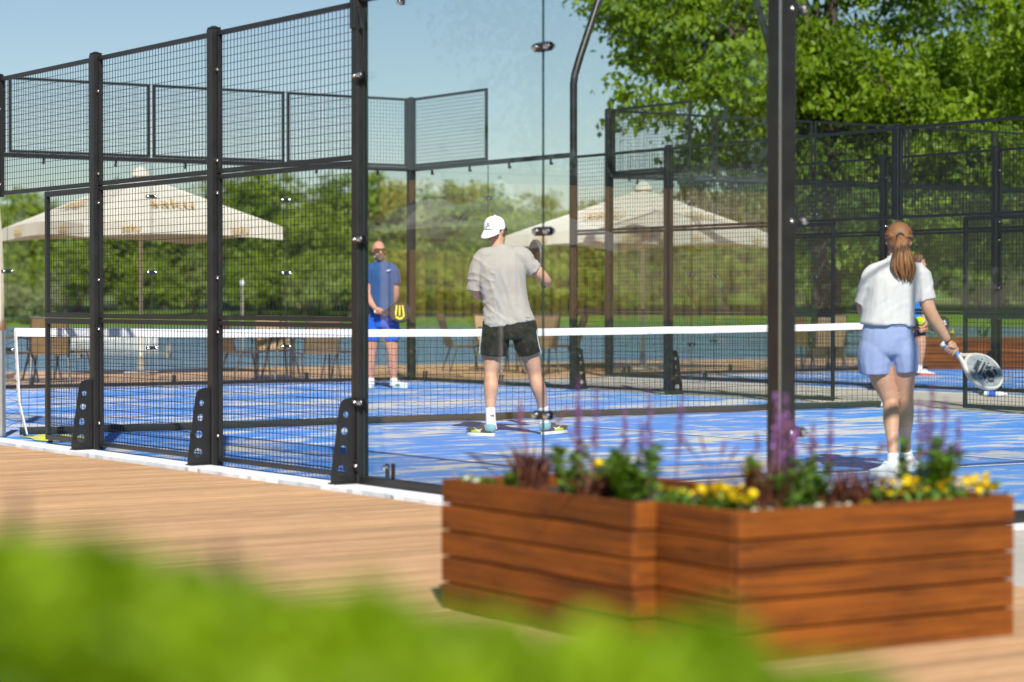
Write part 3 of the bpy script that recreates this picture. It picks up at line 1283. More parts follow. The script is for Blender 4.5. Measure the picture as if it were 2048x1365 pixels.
MARKS = [(-60, 'cut off by the left picture edge'), (10, 'at the left picture edge'), (60, 'left of the first fence post'), (130, 'beside the first fence post'), (160, 'right behind the first fence post'),
         (240, 'left of the left parasol pole'), (300, 'just right of the left parasol pole'), (330, 'under the left parasol'), (390, 'left of the second fence post'), (430, 'behind the second fence post'),
         (500, 'above the mooring post'), (520, 'right of the mooring post'), (545, 'over the right tip of the left parasol'), (600, 'in the third mesh bay'), (610, 'near the middle of the third mesh bay'),
         (665, 'just left of the tall glass post'), (700, 'hidden at the tall glass post'), (720, 'behind the bald man'), (780, 'at the foot of the far corner post'), (790, 'left of the far corner post'), (850, 'right of the far corner post'),
         (880, 'left of the man in grey'), (905, 'above the chairs left of the man in grey'), (960, 'behind the white cap'), (980, 'behind the man in grey'), (1020, 'right of the white cap'), (1085, 'behind the glass seam'),
         (1110, 'just right of the man in grey'), (1150, 'behind the bent mast'), (1220, 'left of the right parasol pole'), (1230, 'low under the right parasol'), (1290, 'behind the right parasol pole'), (1370, 'right of the right parasol pole'),
         (1400, 'low right of the right parasol pole'), (1450, 'under the right tip of the right parasol'), (1530, 'left of the thick corner post'), (1560, 'behind the thick corner post'), (1610, 'right of the thick corner post'),
         (1660, 'behind the chairs of the second court'), (1690, 'left of the woman in white'), (1770, 'behind the red ponytail'), (1780, 'behind the woman in white'), (1850, 'right of the woman in white'),
         (1930, 'above the far planter'), (1960, 'low above the far planter'), (2010, 'near the right picture edge'), (2060, 'low at the right picture edge'), (2100, 'cut off by the right picture edge')]


def far_label(px_, k, s):
    kind = ['round green', 'pale green', 'broad green', 'dark green'][k]
    return kind + (' low' if s < .7 else '') + ' tree across the lake, ' + min(MARKS, key=lambda m: abs(m[0] - px_))[1]


rg = random.Random(9)
used = [False] * 4
for px_, d, k, s in FAR:
    p = at(px_, 640, d)
    z = .2 if d < 168 else .65 + (d - 170) * .03
    o = kinds[k] if not used[k] else copy_tree(kinds[k])
    used[k] = True
    o.location = (p.x, p.y, z - .1)
    o.rotation_euler.z = rg.uniform(0, 6.28)
    o['label'] = far_label(px_, k, s)
    o.scale = (s * rg.uniform(.95, 1.25), s * rg.uniform(.95, 1.25), s * .86)
p = at(62, 640, 158)
bush = tree('willow_bush', (p.x, p.y, -.2), 1.2, .1, [((0, 0, 1.3), (2.5, 2.5, 1.5)), ((1.2, .3, .9), (1.6, 1.6, 1.0))], 170, 40, .3, .16, M['leaf_olive'], 41,
            'pale olive willow bush on the far shore at the left edge', None, 'bush', shell=.4)

# ------------------------------------------------------------------ parasols
def canvas_mat():
    t = NT('cream_canvas')
    po = t.pos(obj=True)
    v = t.noise(po, 2.5, 3)
    c = t.ramp(v, [(.3, (.74, .71, .62)), (.7, (.82, .79, .71))])
    t.p(color=c, rough=.85, spec=.1)
    t.bump(t.noise(po, 3.5, 3), .25, .03)
    tr = t.n('BsdfTranslucent')
    t.set(tr, 0, (.78, .58, .30))
    mx = t.n('MixShader')
    mx.inputs[0].default_value = .28
    t.l(t.b.outputs[0], mx.inputs[1])
    t.l(tr.outputs[0], mx.inputs[2])
    t.l(mx.outputs[0], t.out.inputs[0])
    return t.mat


M['canvas'] = canvas_mat()
M['gold_ink'] = simple('gold_lettering', (.52, .33, .09), .8, var=.08)
M['greywood'] = simple('weathered_wood', (.36, .31, .25), .85, var=.2, scale=6)
M['alu'] = simple('cream_pole_paint', (.68, .64, .56), .45, var=.04)


def text_mesh(body, size, shear=0.0, thick=.002):
    cu = bpy.data.curves.new('lettering', 'FONT')
    cu.body = body
    cu.size = size
    cu.shear = shear
    cu.align_x = 'CENTER'
    cu.align_y = 'CENTER'
    cu.extrude = thick
    o = bpy.data.objects.new('lettering', cu)
    COL.objects.link(o)
    dg = bpy.context.evaluated_depsgraph_get()
    me = bpy.data.meshes.new_from_object(o.evaluated_get(dg))
    bpy.data.objects.remove(o)
    bpy.data.curves.remove(cu)
    me.name = 'lettering'
    return me


TXT_BIG = text_mesh('saku', .42, .25)
TXT_SMALL = text_mesh('saku', .17, .15)


def parasol(loc, rz, label, half=1.62, eave=2.27, apex=3.10, n=14):
    r = empty('parasol', loc, rz, label, 'parasol', 'cream parasols on the deck')
    q = MB()
    vs, fs = [], []
    # four triangular faces sagging between the ribs, with a drop valance
    for s in range(4):
        a0, a1 = math.pi / 2 * s, math.pi / 2 * (s + 1)
        c0 = Vector((math.cos(a0), math.sin(a0), 0)) * half * 1.414
        c1 = Vector((math.cos(a1), math.sin(a1), 0)) * half * 1.414
        b = len(vs)
        for i in range(n + 1):
            k = i / n
            for j in range(n + 1):
                m = j / n
                e = c0.lerp(c1, m)
                mid = math.sin(m * math.pi)
                z = apex + (eave - apex) * (k ** .94) + .07 * mid * k - .03 * math.sin(k * math.pi) * (mid ** .6)
                vs.append((e.x * k, e.y * k, z))
        for i in range(n):
            for j in range(n):
                a = b + i * (n + 1) + j
                fs.append((a, a + n + 1, a + n + 2, a + 1))
        b2 = len(vs)
        for j in range(n + 1):
            m = j / n
            e = c0.lerp(c1, m) * 1.003
            mid = math.sin(m * math.pi)
            wv = .02 * math.sin(m * 21 + s)
            nn = Vector((c0 + c1)).normalized() * wv
            vs.append((e.x + nn.x, e.y + nn.y, eave + .07 * mid - .20))
        for j in range(n):
            a = b + n * (n + 1) + j
            fs.append((a, b2 + j, b2 + j + 1, a + 1))
    q.add(vs, fs)
    can = q.build('canopy', M['canvas'], r, True, angle=25)
    q = MB()
    q.lathe([(.16, apex - .035), (.15, apex + .03), (.05, apex + .10), (.02, apex + .12)], n=12)
    q.build('vent_cap', M['canvas'], can, True)
    for s in range(4):
        a0 = math.pi / 2 * s + math.pi / 4
        nx = Vector((math.cos(a0), math.sin(a0), 0))
        ux = Vector((-nx.y, nx.x, 0))
        run = half
        slope = Vector((nx.x * run, nx.y * run, (eave + .07) - apex))
        dn = slope.normalized()
        nrm = ux.cross(-dn)
        if nrm.z < 0:
            nrm = -nrm
        pos = Vector((0, 0, apex)) + slope * .66 + nrm * .02
        o = link('lettering', TXT_BIG, M['gold_ink'], can)
        o.matrix_local = Matrix.Translation(pos) @ Matrix((ux, -dn, nrm)).transposed().to_4x4()
        for side in (-.55, .55):
            o = link('lettering', TXT_SMALL, M['gold_ink'], can)
            o.matrix_local = Matrix.Translation(nx * (run * 1.0 + .03) + ux * side * run + Vector((0, 0, eave - .06))) @ Matrix((ux, Vector((0, 0, 1)), nx)).transposed().to_4x4()
    q = MB()
    q.tube([(0, 0, .05), (0, 0, apex)], .032, n=12)
    q.build('pole', M['alu'], r, True)
    for s in range(4):
        a = math.pi / 2 * s
        c = Vector((math.cos(a), math.sin(a), 0))
        q = MB()
        q.tube([c * .05 + Vector((0, 0, apex - .05)), c * half * 1.39 + Vector((0, 0, eave + .0))], .014, n=6)
        q.tube([c * .05 + Vector((0, 0, apex - .75)), c * half * .68 + Vector((0, 0, (apex + eave) / 2 - .03))], .011, n=6)
        q.build('rib', M['alu'], r)
    q = MB()
    q.box((0, 0, .03), (.42, .42, .05), bev=.012)
    q.lathe([(.06, .08), (.045, .30)], n=12)
    q.build('base', M['greywood'], r)
    return r


pp = gnd(282, 750)
parasol(pp, rad(56.5 + 78), 'large cream parasol on the lakeside deck at the left, seen through the mesh fence')
pp = gnd(1286, 741)
parasol(pp, rad(56.5 + 97), 'large cream parasol on the lakeside deck right of centre, beyond the second court glass', half=1.62, eave=2.20, apex=3.0)

# closed parasol at the left edge
pp = gnd(-2, 757)
r = empty('closed_parasol', pp, 0, 'folded white parasol standing at the left edge of the deck', 'parasol')
q = MB()
P = [(0, 0, .72), (0, 0, .9), (0, 0, 1.3), (0, 0, 1.8), (0, 0, 2.2), (0, 0, 2.5)]
q.tube(P, [.04, .075, .07, .055, .04, .015], n=12, per=4)
for i, v in enumerate(q.v):
    a = math.atan2(v[1], v[0])
    k = 1 + .18 * math.sin(a * 5 + v[2])
    q.v[i] = (v[0] * k, v[1] * k, v[2])
q.build('canopy', M['canvas'], r, True)
q = MB()
q.tube([(0, 0, .05), (0, 0, 2.6)], .02, n=8)
q.build('pole', M['alu'], r, True)
q = MB()
q.lathe([(.22, 0), (.22, .05), (.04, .08)], n=12)
q.build('base', M['brown_cap'], r, True)

# ------------------------------------------------------------------ chairs and tables
M['sling'] = cloth('tan_sling', (.26, .165, .085), .8, var=.1)
M['sling_light'] = cloth('light_tan_sling', (.40, .27, .16), .8, var=.08)
M['bronze'] = simple('bronze_frame', (.10, .075, .055), .4, var=.15)


def chair_meshes():
    seat, back, fr, arm, legs = MB(), MB(), MB(), MB(), []
    for i in range(8):
        y = -.24 + .48 * i / 7
        z = .42 - .02 * math.sin(i / 7 * math.pi)
        seat.v += [(-.23, y, z), (.23, y, z), (-.23, y, z - .008), (.23, y, z - .008)]
    for i in range(7):
        a = i * 4
        seat.f += [(a, a + 1, a + 5, a + 4), (a + 2, a + 6, a + 7, a + 3), (a, a + 4, a + 6, a + 2), (a + 1, a + 3, a + 7, a + 5)]
        seat.m += [0] * 4
    for i in range(8):
        k = i / 7
        y, z = .24 + .16 * k, .40 + .50 * k
        w = .23 + .012 * math.sin(k * math.pi)
        back.v += [(-w, y, z), (w, y, z), (-w, y + .008, z - .003), (w, y + .008, z - .003)]
    for i in range(7):
        a = i * 4
        back.f += [(a, a + 4, a + 5, a + 1), (a + 2, a + 3, a + 7, a + 6), (a, a + 2, a + 6, a + 4), (a + 1, a + 5, a + 7, a + 3)]
        back.m += [0] * 4
    for s in (-1, 1):
        fr.tube([(s * .245, -.25, .42), (s * .245, .24, .41), (s * .25, .40, .91)], .013, n=6)
        arm.tube([(s * .26, -.22, .40), (s * .27, -.23, .60), (s * .27, -.05, .64), (s * .26, .30, .62)], .014, n=6)
        l1, l2 = MB(), MB()
        l1.tube([(s * .25, -.22, .43), (s * .27, -.30, 0)], .014, n=6)
        l2.tube([(s * .25, .16, .42), (s * .27, .30, 0)], .014, n=6)
        legs += [l1, l2]
    fr.tube([(-.25, .40, .91), (.25, .40, .91)], .013, n=6)
    return seat, back, fr, arm, legs


def make_chair(light, label, group):
    m = M['sling_light' if light else 'sling']
    s, b, f, a, ls = chair_meshes()
    r = empty('chair', (0, 0, 0), 0, label, 'chair', group)
    s.build('seat', m, r)
    b.build('backrest', m, r, True)
    f.build('frame', M['bronze'], r, True)
    a.build('armrests', M['bronze'], r, True)
    for l in ls:
        l.build('leg', M['bronze'], r, True)
    return r


def make_table(label):
    r = empty('table', (0, 0, 0), 0, label, 'table', 'patio tables on the lakeside deck')
    q = MB()
    q.lathe([(.42, .70), (.44, .705), (.44, .725), (.42, .73)], n=24)
    q.build('tabletop', M['bronze'], r, True)
    for k in range(4):
        a = math.pi / 4 + k * math.pi / 2
        q = MB()
        q.tube([(.12 * math.cos(a), .12 * math.sin(a), .70), (.30 * math.cos(a), .30 * math.sin(a), 0)], .016, n=6)
        q.build('leg', M['bronze'], r, True)
    return r


CH = {}
TB = None
GC = 'tan sling chairs on the lakeside deck'


def place_chair(px_, d, heading, light, label):
    """heading: degrees the sitter looks to, 0 = away from the camera, 90 = to the right"""
    o = make_chair(light, label, GC) if light not in CH else copy_tree(CH[light])
    if light not in CH:
        CH[light] = o
    p = at(px_, 700, d)
    o.location = (p.x, p.y, 0)
    o.rotation_euler.z = rad(56.5 - heading + 180)
    o['label'] = label


def place_table(px_, d, label):
    global TB
    if TB is None:
        TB = o = make_table(label)
    else:
        o = copy_tree(TB)
    p = at(px_, 700, d)
    o.location = (p.x, p.y, 0)
    o['label'] = label


place_table(84, 33.6, 'round patio table by the left parasol, behind the net post')
place_table(562, 33.9, 'round patio table behind the mesh fence, left of the bald man')
place_table(1010, 37.6, 'round patio table hidden behind the man in grey')
place_table(1655, 39.8, 'round patio table by the second court, right of the thick corner post')
place_chair(28, 33.2, 70, False, 'leftmost tan chair, cut off behind the net post')
place_chair(100, 32.7, -10, False, 'brown backed chair just left of the first fence post, back to the camera')
place_chair(150, 34.2, -100, True, 'light tan chair behind the first fence post near the left parasol')
place_chair(490, 33.6, 60, False, 'tan chair left of its table behind the third mesh bay, seen side on')
place_chair(548, 34.8, 170, True, 'light tan chair facing the camera across the table behind the mesh')
place_chair(633, 32.9, -20, False, 'brown backed chair with its back to the camera, left of the tall glass post')
place_chair(692, 34.0, -110, True, 'light tan chair partly hidden by the tall post where the glass begins')
place_chair(928, 38.3, 75, False, 'tan chair leaning left just left of the man in grey')
place_chair(992, 38.9, 160, True, 'light tan chair hidden behind the hips of the man in grey')
place_chair(1075, 36.9, -15, False, 'brown backed chair just right of the man in grey, back to the camera')
place_chair(1122, 38.2, -100, True, 'light tan chair beside the far fence post right of the man in grey')
place_chair(1612, 39.2, 40, False, 'tan chair right of the thick corner post, behind the second court')
place_chair(1650, 38.8, -10, True, 'light tan chair behind the second court, left of the woman in white')
place_chair(1708, 40.3, -100, False, 'dark framed chair against the water left of the woman in white')

# ------------------------------------------------------------------ boat, jetty, mooring lamp
M['hull'] = simple('white_gelcoat', (.74, .74, .72), .3, var=.04, scale=4)
M['tarp'] = simple('white_boat_cover', (.66, .66, .62), .8, var=.15, scale=3, bump=.5, bd=.04)
p = gnd(228, 703, WZ)
b = empty('boat', (p.x, p.y, WZ), rad(56.5 + 8), 'small white covered boat moored on the lake behind the first mesh bay', 'boat')
q = MB()
st = []
for i in range(13):
    k = i / 12
    x = -1.5 + 3.0 * k
    w = .62 * (1 - max(0, (k - .45) / .55) ** 2.2) + .02
    z0 = -.12 + .12 * max(0, k - .6)
    z1 = .42 + .16 * k * k
    st.append([(x, -w, z1), (x, -w * .86, .14), (x, -w * .4, z0), (x, w * .4, z0), (x, w * .86, .14), (x, w, z1)])
vs = [p_ for r_ in st for p_ in r_]
fs = [(i * 6 + k, (i + 1) * 6 + k, (i + 1) * 6 + k + 1, i * 6 + k + 1) for i in range(12) for k in range(5)]
fs.append(tuple(range(6)))
q.add(vs, fs)
q.build('hull', M['hull'], b, True)
q = MB()
vs, fs = [], []
for i in range(13):
    k = i / 12
    w = st[i][5][1] * 1.03
    x = st[i][0][0]
    z1 = st[i][0][2]
    h = .22 * math.sin(min(1, k * 1.25) * math.pi) + .03
    for j in range(7):
        m = -1 + j / 3
        vs.append((x, w * m, z1 - .04 + (h + .05) * (1 - abs(m) ** 1.6) + .02 * noise.noise(Vector((x * 4, m * 3, 0)))))
fs = [(i * 7 + k, (i + 1) * 7 + k, (i + 1) * 7 + k + 1, i * 7 + k + 1) for i in range(12) for k in range(6)]
q.add(vs, fs)
q.build('boat_cover', M['tarp'], b, True)
q = MB()
q.box((-1.62, 0, .42), (.22, .26, .36), bev=.05)
q.tube([(-1.62, 0, .25), (-1.62, 0, -.2)], .05, n=8)
q.build('outboard_motor', M['rubber'], b)
p = gnd(245, 716, WZ)
j = empty('jetty', (p.x, p.y, WZ), rad(56.5 + 4), 'low weathered wooden jetty beside the white boat', 'jetty')
for i in range(18):
    q = MB()
    q.box((-1.4 + i * .165, 0, .16), (.155, .8, .04), bev=.004)
    q.build('plank', M['greywood'], j)
for sx in (-1.3, 1.4):
    for sy in (-.35, .35):
        q = MB()
        q.tube([(sx, sy, -.5), (sx, sy, .42)], .05, n=8)
        q.build('pile', M['greywood'], j, True)
p = gnd(485, 704, WZ)
l = empty('mooring_post', (p.x, p.y, WZ), 0, 'slim white topped mooring post standing in the lake behind the mesh', 'post')
q = MB()
q.tube([(0, 0, -.4), (0, 0, 2.28)], .036, n=10)
q.build('post_shaft', M['greywood'], l, True)
q = MB()
q.lathe([(.06, 2.28), (.07, 2.33), (.06, 2.44), (.02, 2.48)], n=12)
q.build('post_top', M['white'], l, True)

# ------------------------------------------------------------------ timber building and parasols behind the camera, seen mirrored in the glass
def mirrored(px_, py_, d):
    v = at(px_, py_, d)
    return Vector((v.x, -v.y, v.z))


M['clad'] = plank_mat('timber_cladding', (.40, .195, .045), (.76, .44, .13), 2, rough=.7, hue=.3)
a = mirrored(765, 600, 30.5)
L = 13.0
bd = empty('timber_building', (a.x, a.y, 0), -math.pi / 2, 'low timber clad building across the deck, mirrored in the near glass wall', 'building')
# local x runs along the front (away from the court), local y points to the deck
q = MB()
q.box((L / 2, -2.6, 1.36), (L, 5, 2.72))
q.build('wall', M['rubber'], bd)
cm = MB()
cm.box((0, 0, 0), (.118, .03, 2.70), bev=.004)
cm = cm.mesh('board')
n = int(L / .142)
for i in range(n):
    link('board', cm, M['clad'], bd, (.07 + i * .142, -.08 + (.012 if i % 2 else 0), 1.37))
q = MB()
q.box((L / 2, -2.7, 2.80), (L + .2, 5.2, .12), bev=.01)
q.build('roof', M['black'], bd)
rgh = np.random.default_rng(31)
nh = 9000
Ph = np.column_stack([rgh.uniform(0, L, nh), rgh.uniform(.05, .65, nh), rgh.random(nh) ** .6 * .88])
hb = empty('hedge', (a.x, a.y, 0), -math.pi / 2, 'low dark hedge added along the timber building to darken the near glass reflection', 'hedge')  # added hedge, darkens the lower part of the mirrored wall
tag(link('foliage', leaf_mesh('foliage', Ph, unit(rgh.normal(size=(nh, 3))), unit(rgh.normal(size=(nh, 3)) + [0, .5, .5]), np.full(nh, .10), .6), M['leaf_dark'], hb), kind='stuff')
for i, (x, d_) in enumerate(((1000, 27.6), (862, 28.6))):
    p = mirrored(x, 700, d_)
    parasol((p.x, p.y, 0), rad(20 + 30 * i), ['cream parasol in front of the timber building, mirrored in the glass behind the white cap',
                                               'second cream parasol before the timber building, fainter mirrored left of the white cap'][i], half=1.0, eave=1.92, apex=2.44)
p = mirrored(1270, 700, 52)
tree('garden_tree', (p.x, p.y, -.1), 7, .3, [((0, 0, 7.5), (4.2, 4.2, 3.6)), ((2, 1, 5.4), (3, 3, 2.2))], 260, 40, .6, .24, M['leaf_far'], 77,
     'leafy tree behind the timber building, faintly mirrored high in the near glass', shell=.3)

# trees added behind the camera to keep sky reflection off the right-hand glass wall
for i, (x, y, k, sc_) in enumerate(((44, 12, 0, 1.7), (48, 21, 2, 1.9), (45, 31, 3, 1.7), (52, 40, 2, 2.0), (58, 52, 0, 2.0), (66, 64, 2, 2.2))):
    o = copy_tree(kinds[k])
    o.location = (x, y, -.2)
    o.scale = (sc_, sc_, sc_)
    o['group'] = 'added trees behind the camera'
    o['label'] = ['nearest', 'second nearest', 'third', 'fourth', 'fifth', 'farthest'][i] + ' of the trees added behind the camera to dim the right glass reflection'
# ------------------------------------------------------------------ wooden planters
def plank_obj(root, cache, axis, c, L, h=.0905, t=.026):
    key = (axis, round(L, 3), h)
    if key not in cache:
        q = MB()
        q.box((0, 0, 0), (L, t, h) if axis == 0 else (t, L, h), bev=.0045)
        if L > .2:
            for e in (-1, 1):
                for dz in (-.022, .022):
                    for s in (-1, 1):
                        u = e * (L / 2 - .045)
                        c_ = (u, s * (t / 2 + .0006), dz) if axis == 0 else (s * (t / 2 + .0006), u, dz)
                        R_ = Matrix.Rotation(math.pi / 2, 3, 'X') if axis == 0 else Matrix.Rotation(math.pi / 2, 3, 'Y')
                        q.lathe([(.0042, -.0006), (.0042, .0006)], c_, 8, 1, R_)
        cache[key] = q.mesh('plank')
    return link('plank', cache[key], [M['planter' if axis == 0 else 'planter_y'], M['screw']], root, c)


PZ = [.045 + .097 * i for i in range(5)]
TH = .026
pl_ = empty('planter', (12.8044, -2.5267, 0), -.02018, 'big stained wooden planter box full of flowers in the foreground on the deck', 'planter')
cch = {}
jr = random.Random(2)
W1, L2, E_, W0, BY = .4475, 1.1877, .0862, 1.2482, .64
for i, z in enumerate(PZ):
    def jt():
        return jr.uniform(-.0022, .0022)
    lap = i % 2
    # right-hand box: front, long right side, back, inner side
    plank_obj(pl_, cch, 0, (-W1 / 2 - .013, TH / 2 + jt(), z), W1 - TH - .004)
    plank_obj(pl_, cch, 1, (-TH / 2 + jt(), L2 / 2, z), L2)
    plank_obj(pl_, cch, 0, (-W1 / 2 - .013, L2 - TH / 2 + jt(), z), W1 - TH - .004)
    plank_obj(pl_, cch, 1, (-W1 + TH / 2 + jt(), (L2 + BY) / 2 + .01, z), L2 - BY - .06)
    # left-hand box: front, right return, left end, back
    plank_obj(pl_, cch, 0, (-W1 - W0 / 2, -E_ + TH / 2 + jt(), z), W0 - .006)
    plank_obj(pl_, cch, 1, (-W1 - TH / 2 + jt(), -E_ / 2 + TH / 2 - .001, z), E_ - TH + .02)
    plank_obj(pl_, cch, 1, (-W1 - W0 + TH / 2 + jt(), (BY - E_) / 2 + .004, z), BY + E_ - 2 * TH - .004)
    plank_obj(pl_, cch, 0, (-W1 - W0 / 2, BY - TH / 2 + jt(), z), W0 - .006)
q = MB()
q.box((0, 0, .235), (.045, .045, .44))
_cp = q.mesh('corner_post')
for x, y in ((-.052, .055), (-.052, L2 - .055), (-W1 + .055, .055), (-W1 + .055, L2 - .055), (-W1 - W0 + .055, -E_ + .055), (-W1 - W0 + .055, BY - .055), (-W1 - .055, BY - .055), (-W1 - .055, -E_ + .055)):
    link('corner_post', _cp, M['planter'], pl_, (x, y, 0))
q = MB()
for c_, z_ in (((-W1 / 2, L2 / 2), (W1 - 2 * TH - .008, L2 - 2 * TH - .008)), ((-W1 - W0 / 2 - .001, (BY - E_) / 2), (W0 - 2 * TH - .012, BY + E_ - 2 * TH - .008))):
    q.box((c_[0], c_[1], .215), (z_[0], z_[1], .40))
q.build('gap_blocker', M['soil'], pl_)  # added dark fill, stops light showing through the plank gaps
q = MB()


def soil_patch(q, x0, x1, y0, y1, z):
    n = 14
    b = len(q.v)
    for i in range(n + 1):
        for j in range(n + 1):
            x, y = x0 + (x1 - x0) * i / n, y0 + (y1 - y0) * j / n
            q.v.append((x, y, z + .02 * noise.noise(Vector((x * 9, y * 9, 0))) + .012 * noise.noise(Vector((x * 31, y * 31, 0)))))
    for i in range(n):
        for j in range(n):
            a = b + i * (n + 1) + j
            q.f.append((a, a + n + 1, a + n + 2, a + 1))
            q.m.append(0)


soil_patch(q, -W1 + TH, -TH, TH, L2 - TH, .435)
soil_patch(q, -W1 - W0 + TH, -W1 - .002, -E_ + TH, BY - TH, .433)
q.build('soil', M['soil'], pl_, True)

p = gnd(1930, 740)
p2 = empty('planter', (p.x, p.y, 0), rad(56.5 - 3), 'wooden planter box far behind the second court, seen right of the woman in white', 'planter')
for i in range(4):
    plank_obj(p2, cch, 0, (0, -.3, .07 + i * .135), 2.0, h=.128)
    plank_obj(p2, cch, 0, (0, .3, .07 + i * .135), 2.0, h=.128)
    for s in (-1, 1):
        plank_obj(p2, cch, 1, (s * .985, 0, .07 + i * .135), .57, h=.128)
q = MB()
soil_patch(q, -.97, .97, -.28, .28, .52)
q.build('soil', M['soil'], p2, True)

# ------------------------------------------------------------------ plants
M['salvia_leaf'] = leafy('salvia_leaves', (.06, .15, .02), (.19, .33, .05), .4)
M['red_grass'] = leafy('red_fountain_grass', (.07, .022, .014), (.20, .075, .045), .3)
M['purple'] = leafy('purple_florets', (.15, .06, .23), (.30, .14, .42), .3)
M['lilac'] = leafy('lilac_florets', (.30, .14, .48), (.46, .22, .60), .25)
M['yellow'] = leafy('yellow_petals', (.62, .46, .005), (.85, .70, .02), .3)
M['white_petal'] = leafy('white_petals', (.55, .60, .50), (.80, .82, .74), .3)
M['stem'] = simple('green_stem', (.10, .14, .04), .7)
M['stem_dark'] = simple('purple_stem', (.12, .04, .07), .7)


def blades(n, R, h, seed, spread, w=.017):
    """arching grass blades as narrow strips"""
    rg = random.Random(seed)
    q = MB()
    rn = []
    for _ in range(n):
        a = rg.uniform(0, 6.28)
        b = Vector((rg.uniform(-R, R), rg.uniform(-R, R), 0))
        d = Vector((math.cos(a), math.sin(a), 0))
        H = h * rg.uniform(.55, 1.1)
        sp = spread * rg.uniform(.2, 1)
        sd = Vector((-d.y, d.x, 0))
        i0 = len(q.v)
        for i in range(5):
            k = i / 4
            c = b + d * (sp * k * k) + Vector((0, 0, H * (k - .28 * k * k * k)))
            ww = w * (1 - k * .9) * .5
            q.v += [tuple(c - sd * ww), tuple(c + sd * ww)]
        for i in range(4):
            q.f.append((i0 + 2 * i, i0 + 2 * i + 1, i0 + 2 * i + 3, i0 + 2 * i + 2))
            q.m.append(0)
            rn.append(rg.random())
    me = q.mesh('blades')
    me.attributes.new('rnd', 'FLOAT', 'FACE').data.foreach_set('value', rn)
    return me


def spike_mesh(h, seed, mat):
    """flower spike: a thin stem with whorls of small florets"""
    rg = np.random.default_rng(seed)
    n = 85
    k = rg.random(n)
    z = h * (.42 + .58 * k)
    r = .0105 * (1 - .7 * k) + .002
    a = rg.random(n) * 6.28
    out = np.stack([np.cos(a), np.sin(a), np.full(n, .35)], 1)
    P = np.stack([np.cos(a) * r, np.sin(a) * r, z], 1)
    return leaf_mesh('flower_spike', P, out, unit(rg.normal(size=(n, 3))), .011 + .007 * (1 - k), .7)


def salvia(loc, label, h, n_leaf, spikes, mat='purple', seed=1, group=None, R=.10):
    r = empty('salvia', loc, 0, label, 'plant', group or 'flowering plants in the big planter')
    rg = np.random.default_rng(seed)
    ns = 11
    q = MB()
    Ps, As, Ns = [], [], []
    for s in range(ns):
        a = rg.random() * 6.28
        rr = R * rg.random() ** .5
        b = np.array([math.cos(a) * rr * .5, math.sin(a) * rr * .5, 0])
        t = np.array([math.cos(a) * rr * 1.3, math.sin(a) * rr * 1.3, h * (.6 + .45 * rg.random())])
        q.tube([b, (b + t) / 2, t], .0028, n=4)
        m = n_leaf // ns
        k = .12 + .88 * rg.random(m)
        C_ = b + (t - b) * k[:, None]
        al = rg.random(m) * 6.28
        o = np.stack([np.cos(al), np.sin(al), .35 + .3 * rg.random(m)], 1)
        ln = .045 * (1.15 - .6 * k)
        Ps.append(C_ + unit(o) * ln[:, None] * .55)
        As.append(o)
        Ns.append(unit(np.array([0, 0, 1.0]) + rg.normal(size=(m, 3)) * .4))
    q.build('stem', M['stem'], r)
    P = np.vstack(Ps)
    o = link('leaves', leaf_mesh('leaves', P, np.vstack(As), np.vstack(Ns), .045 * (.7 + .6 * rg.random(len(P))), .5), M['salvia_leaf'], r)
    tag(o, kind='stuff')
    for i, (dx, hh, lean) in enumerate(spikes):
        me = spike_mesh(hh, seed * 10 + i, mat)
        f = link('flower_spike', me, M[mat], r, (Rv[0] * dx, Rv[1] * dx, h * .25), (lean * .5, lean, 0))
        st = MB()
        st.tube([(0, 0, -.02), (0, 0, hh * .5), (0, 0, hh * .98)], [.003, .0025, .001], n=5)
        st.build('flower_stalk', M['stem_dark'], f)
    return r


def grass_clump(loc, label, h, n, seed, R=.05, spread=.16, mat='red_grass', plumes=4, group='red grasses in the big planter'):
    r = empty('fountain_grass', loc, 0, label, 'plant', group)
    tag(link('blades', blades(n, R, h, seed, spread), M[mat], r), kind='stuff')
    rg = random.Random(seed)
    for i in range(plumes):
        q = MB()
        a = rg.uniform(0, 6.28)
        d = Vector((math.cos(a), math.sin(a), 0)) * spread * rg.uniform(.4, 1.2)
        H = h * rg.uniform(1.05, 1.35)
        q.tube([(0, 0, 0), tuple(d * .35 + Vector((0, 0, H * .6))), tuple(d + Vector((0, 0, H)))], [.002, .002, .0015], n=4, per=4)
        q.tube([tuple(d * .75 + Vector((0, 0, H * .86))), tuple(d * 1.05 + Vector((0, 0, H * 1.02)))], [.006, .003], n=6, dome=True)
        q.build('plume', M['stem_dark'], r, True)
    return r


FL = {}


def flower_mesh(kind, r):
    if (kind, r) not in FL:
        rg = np.random.default_rng(7)
        n = 16
        a = np.arange(n) * 2 * math.pi / 8 + (np.arange(n) // 8) * .35
        ring = np.where(np.arange(n) < 8, .62, .34)
        o = np.stack([np.cos(a), np.sin(a), np.where(np.arange(n) < 8, .25, .8)], 1)
        P = unit(o) * (ring * r)[:, None]
        N = unit(np.stack([-np.cos(a) * .4, -np.sin(a) * .4, np.ones(n)], 1))
        FL[(kind, r)] = leaf_mesh('flower', P, o, N, np.full(n, r * 1.0), .85)
    return FL[(kind, r)]


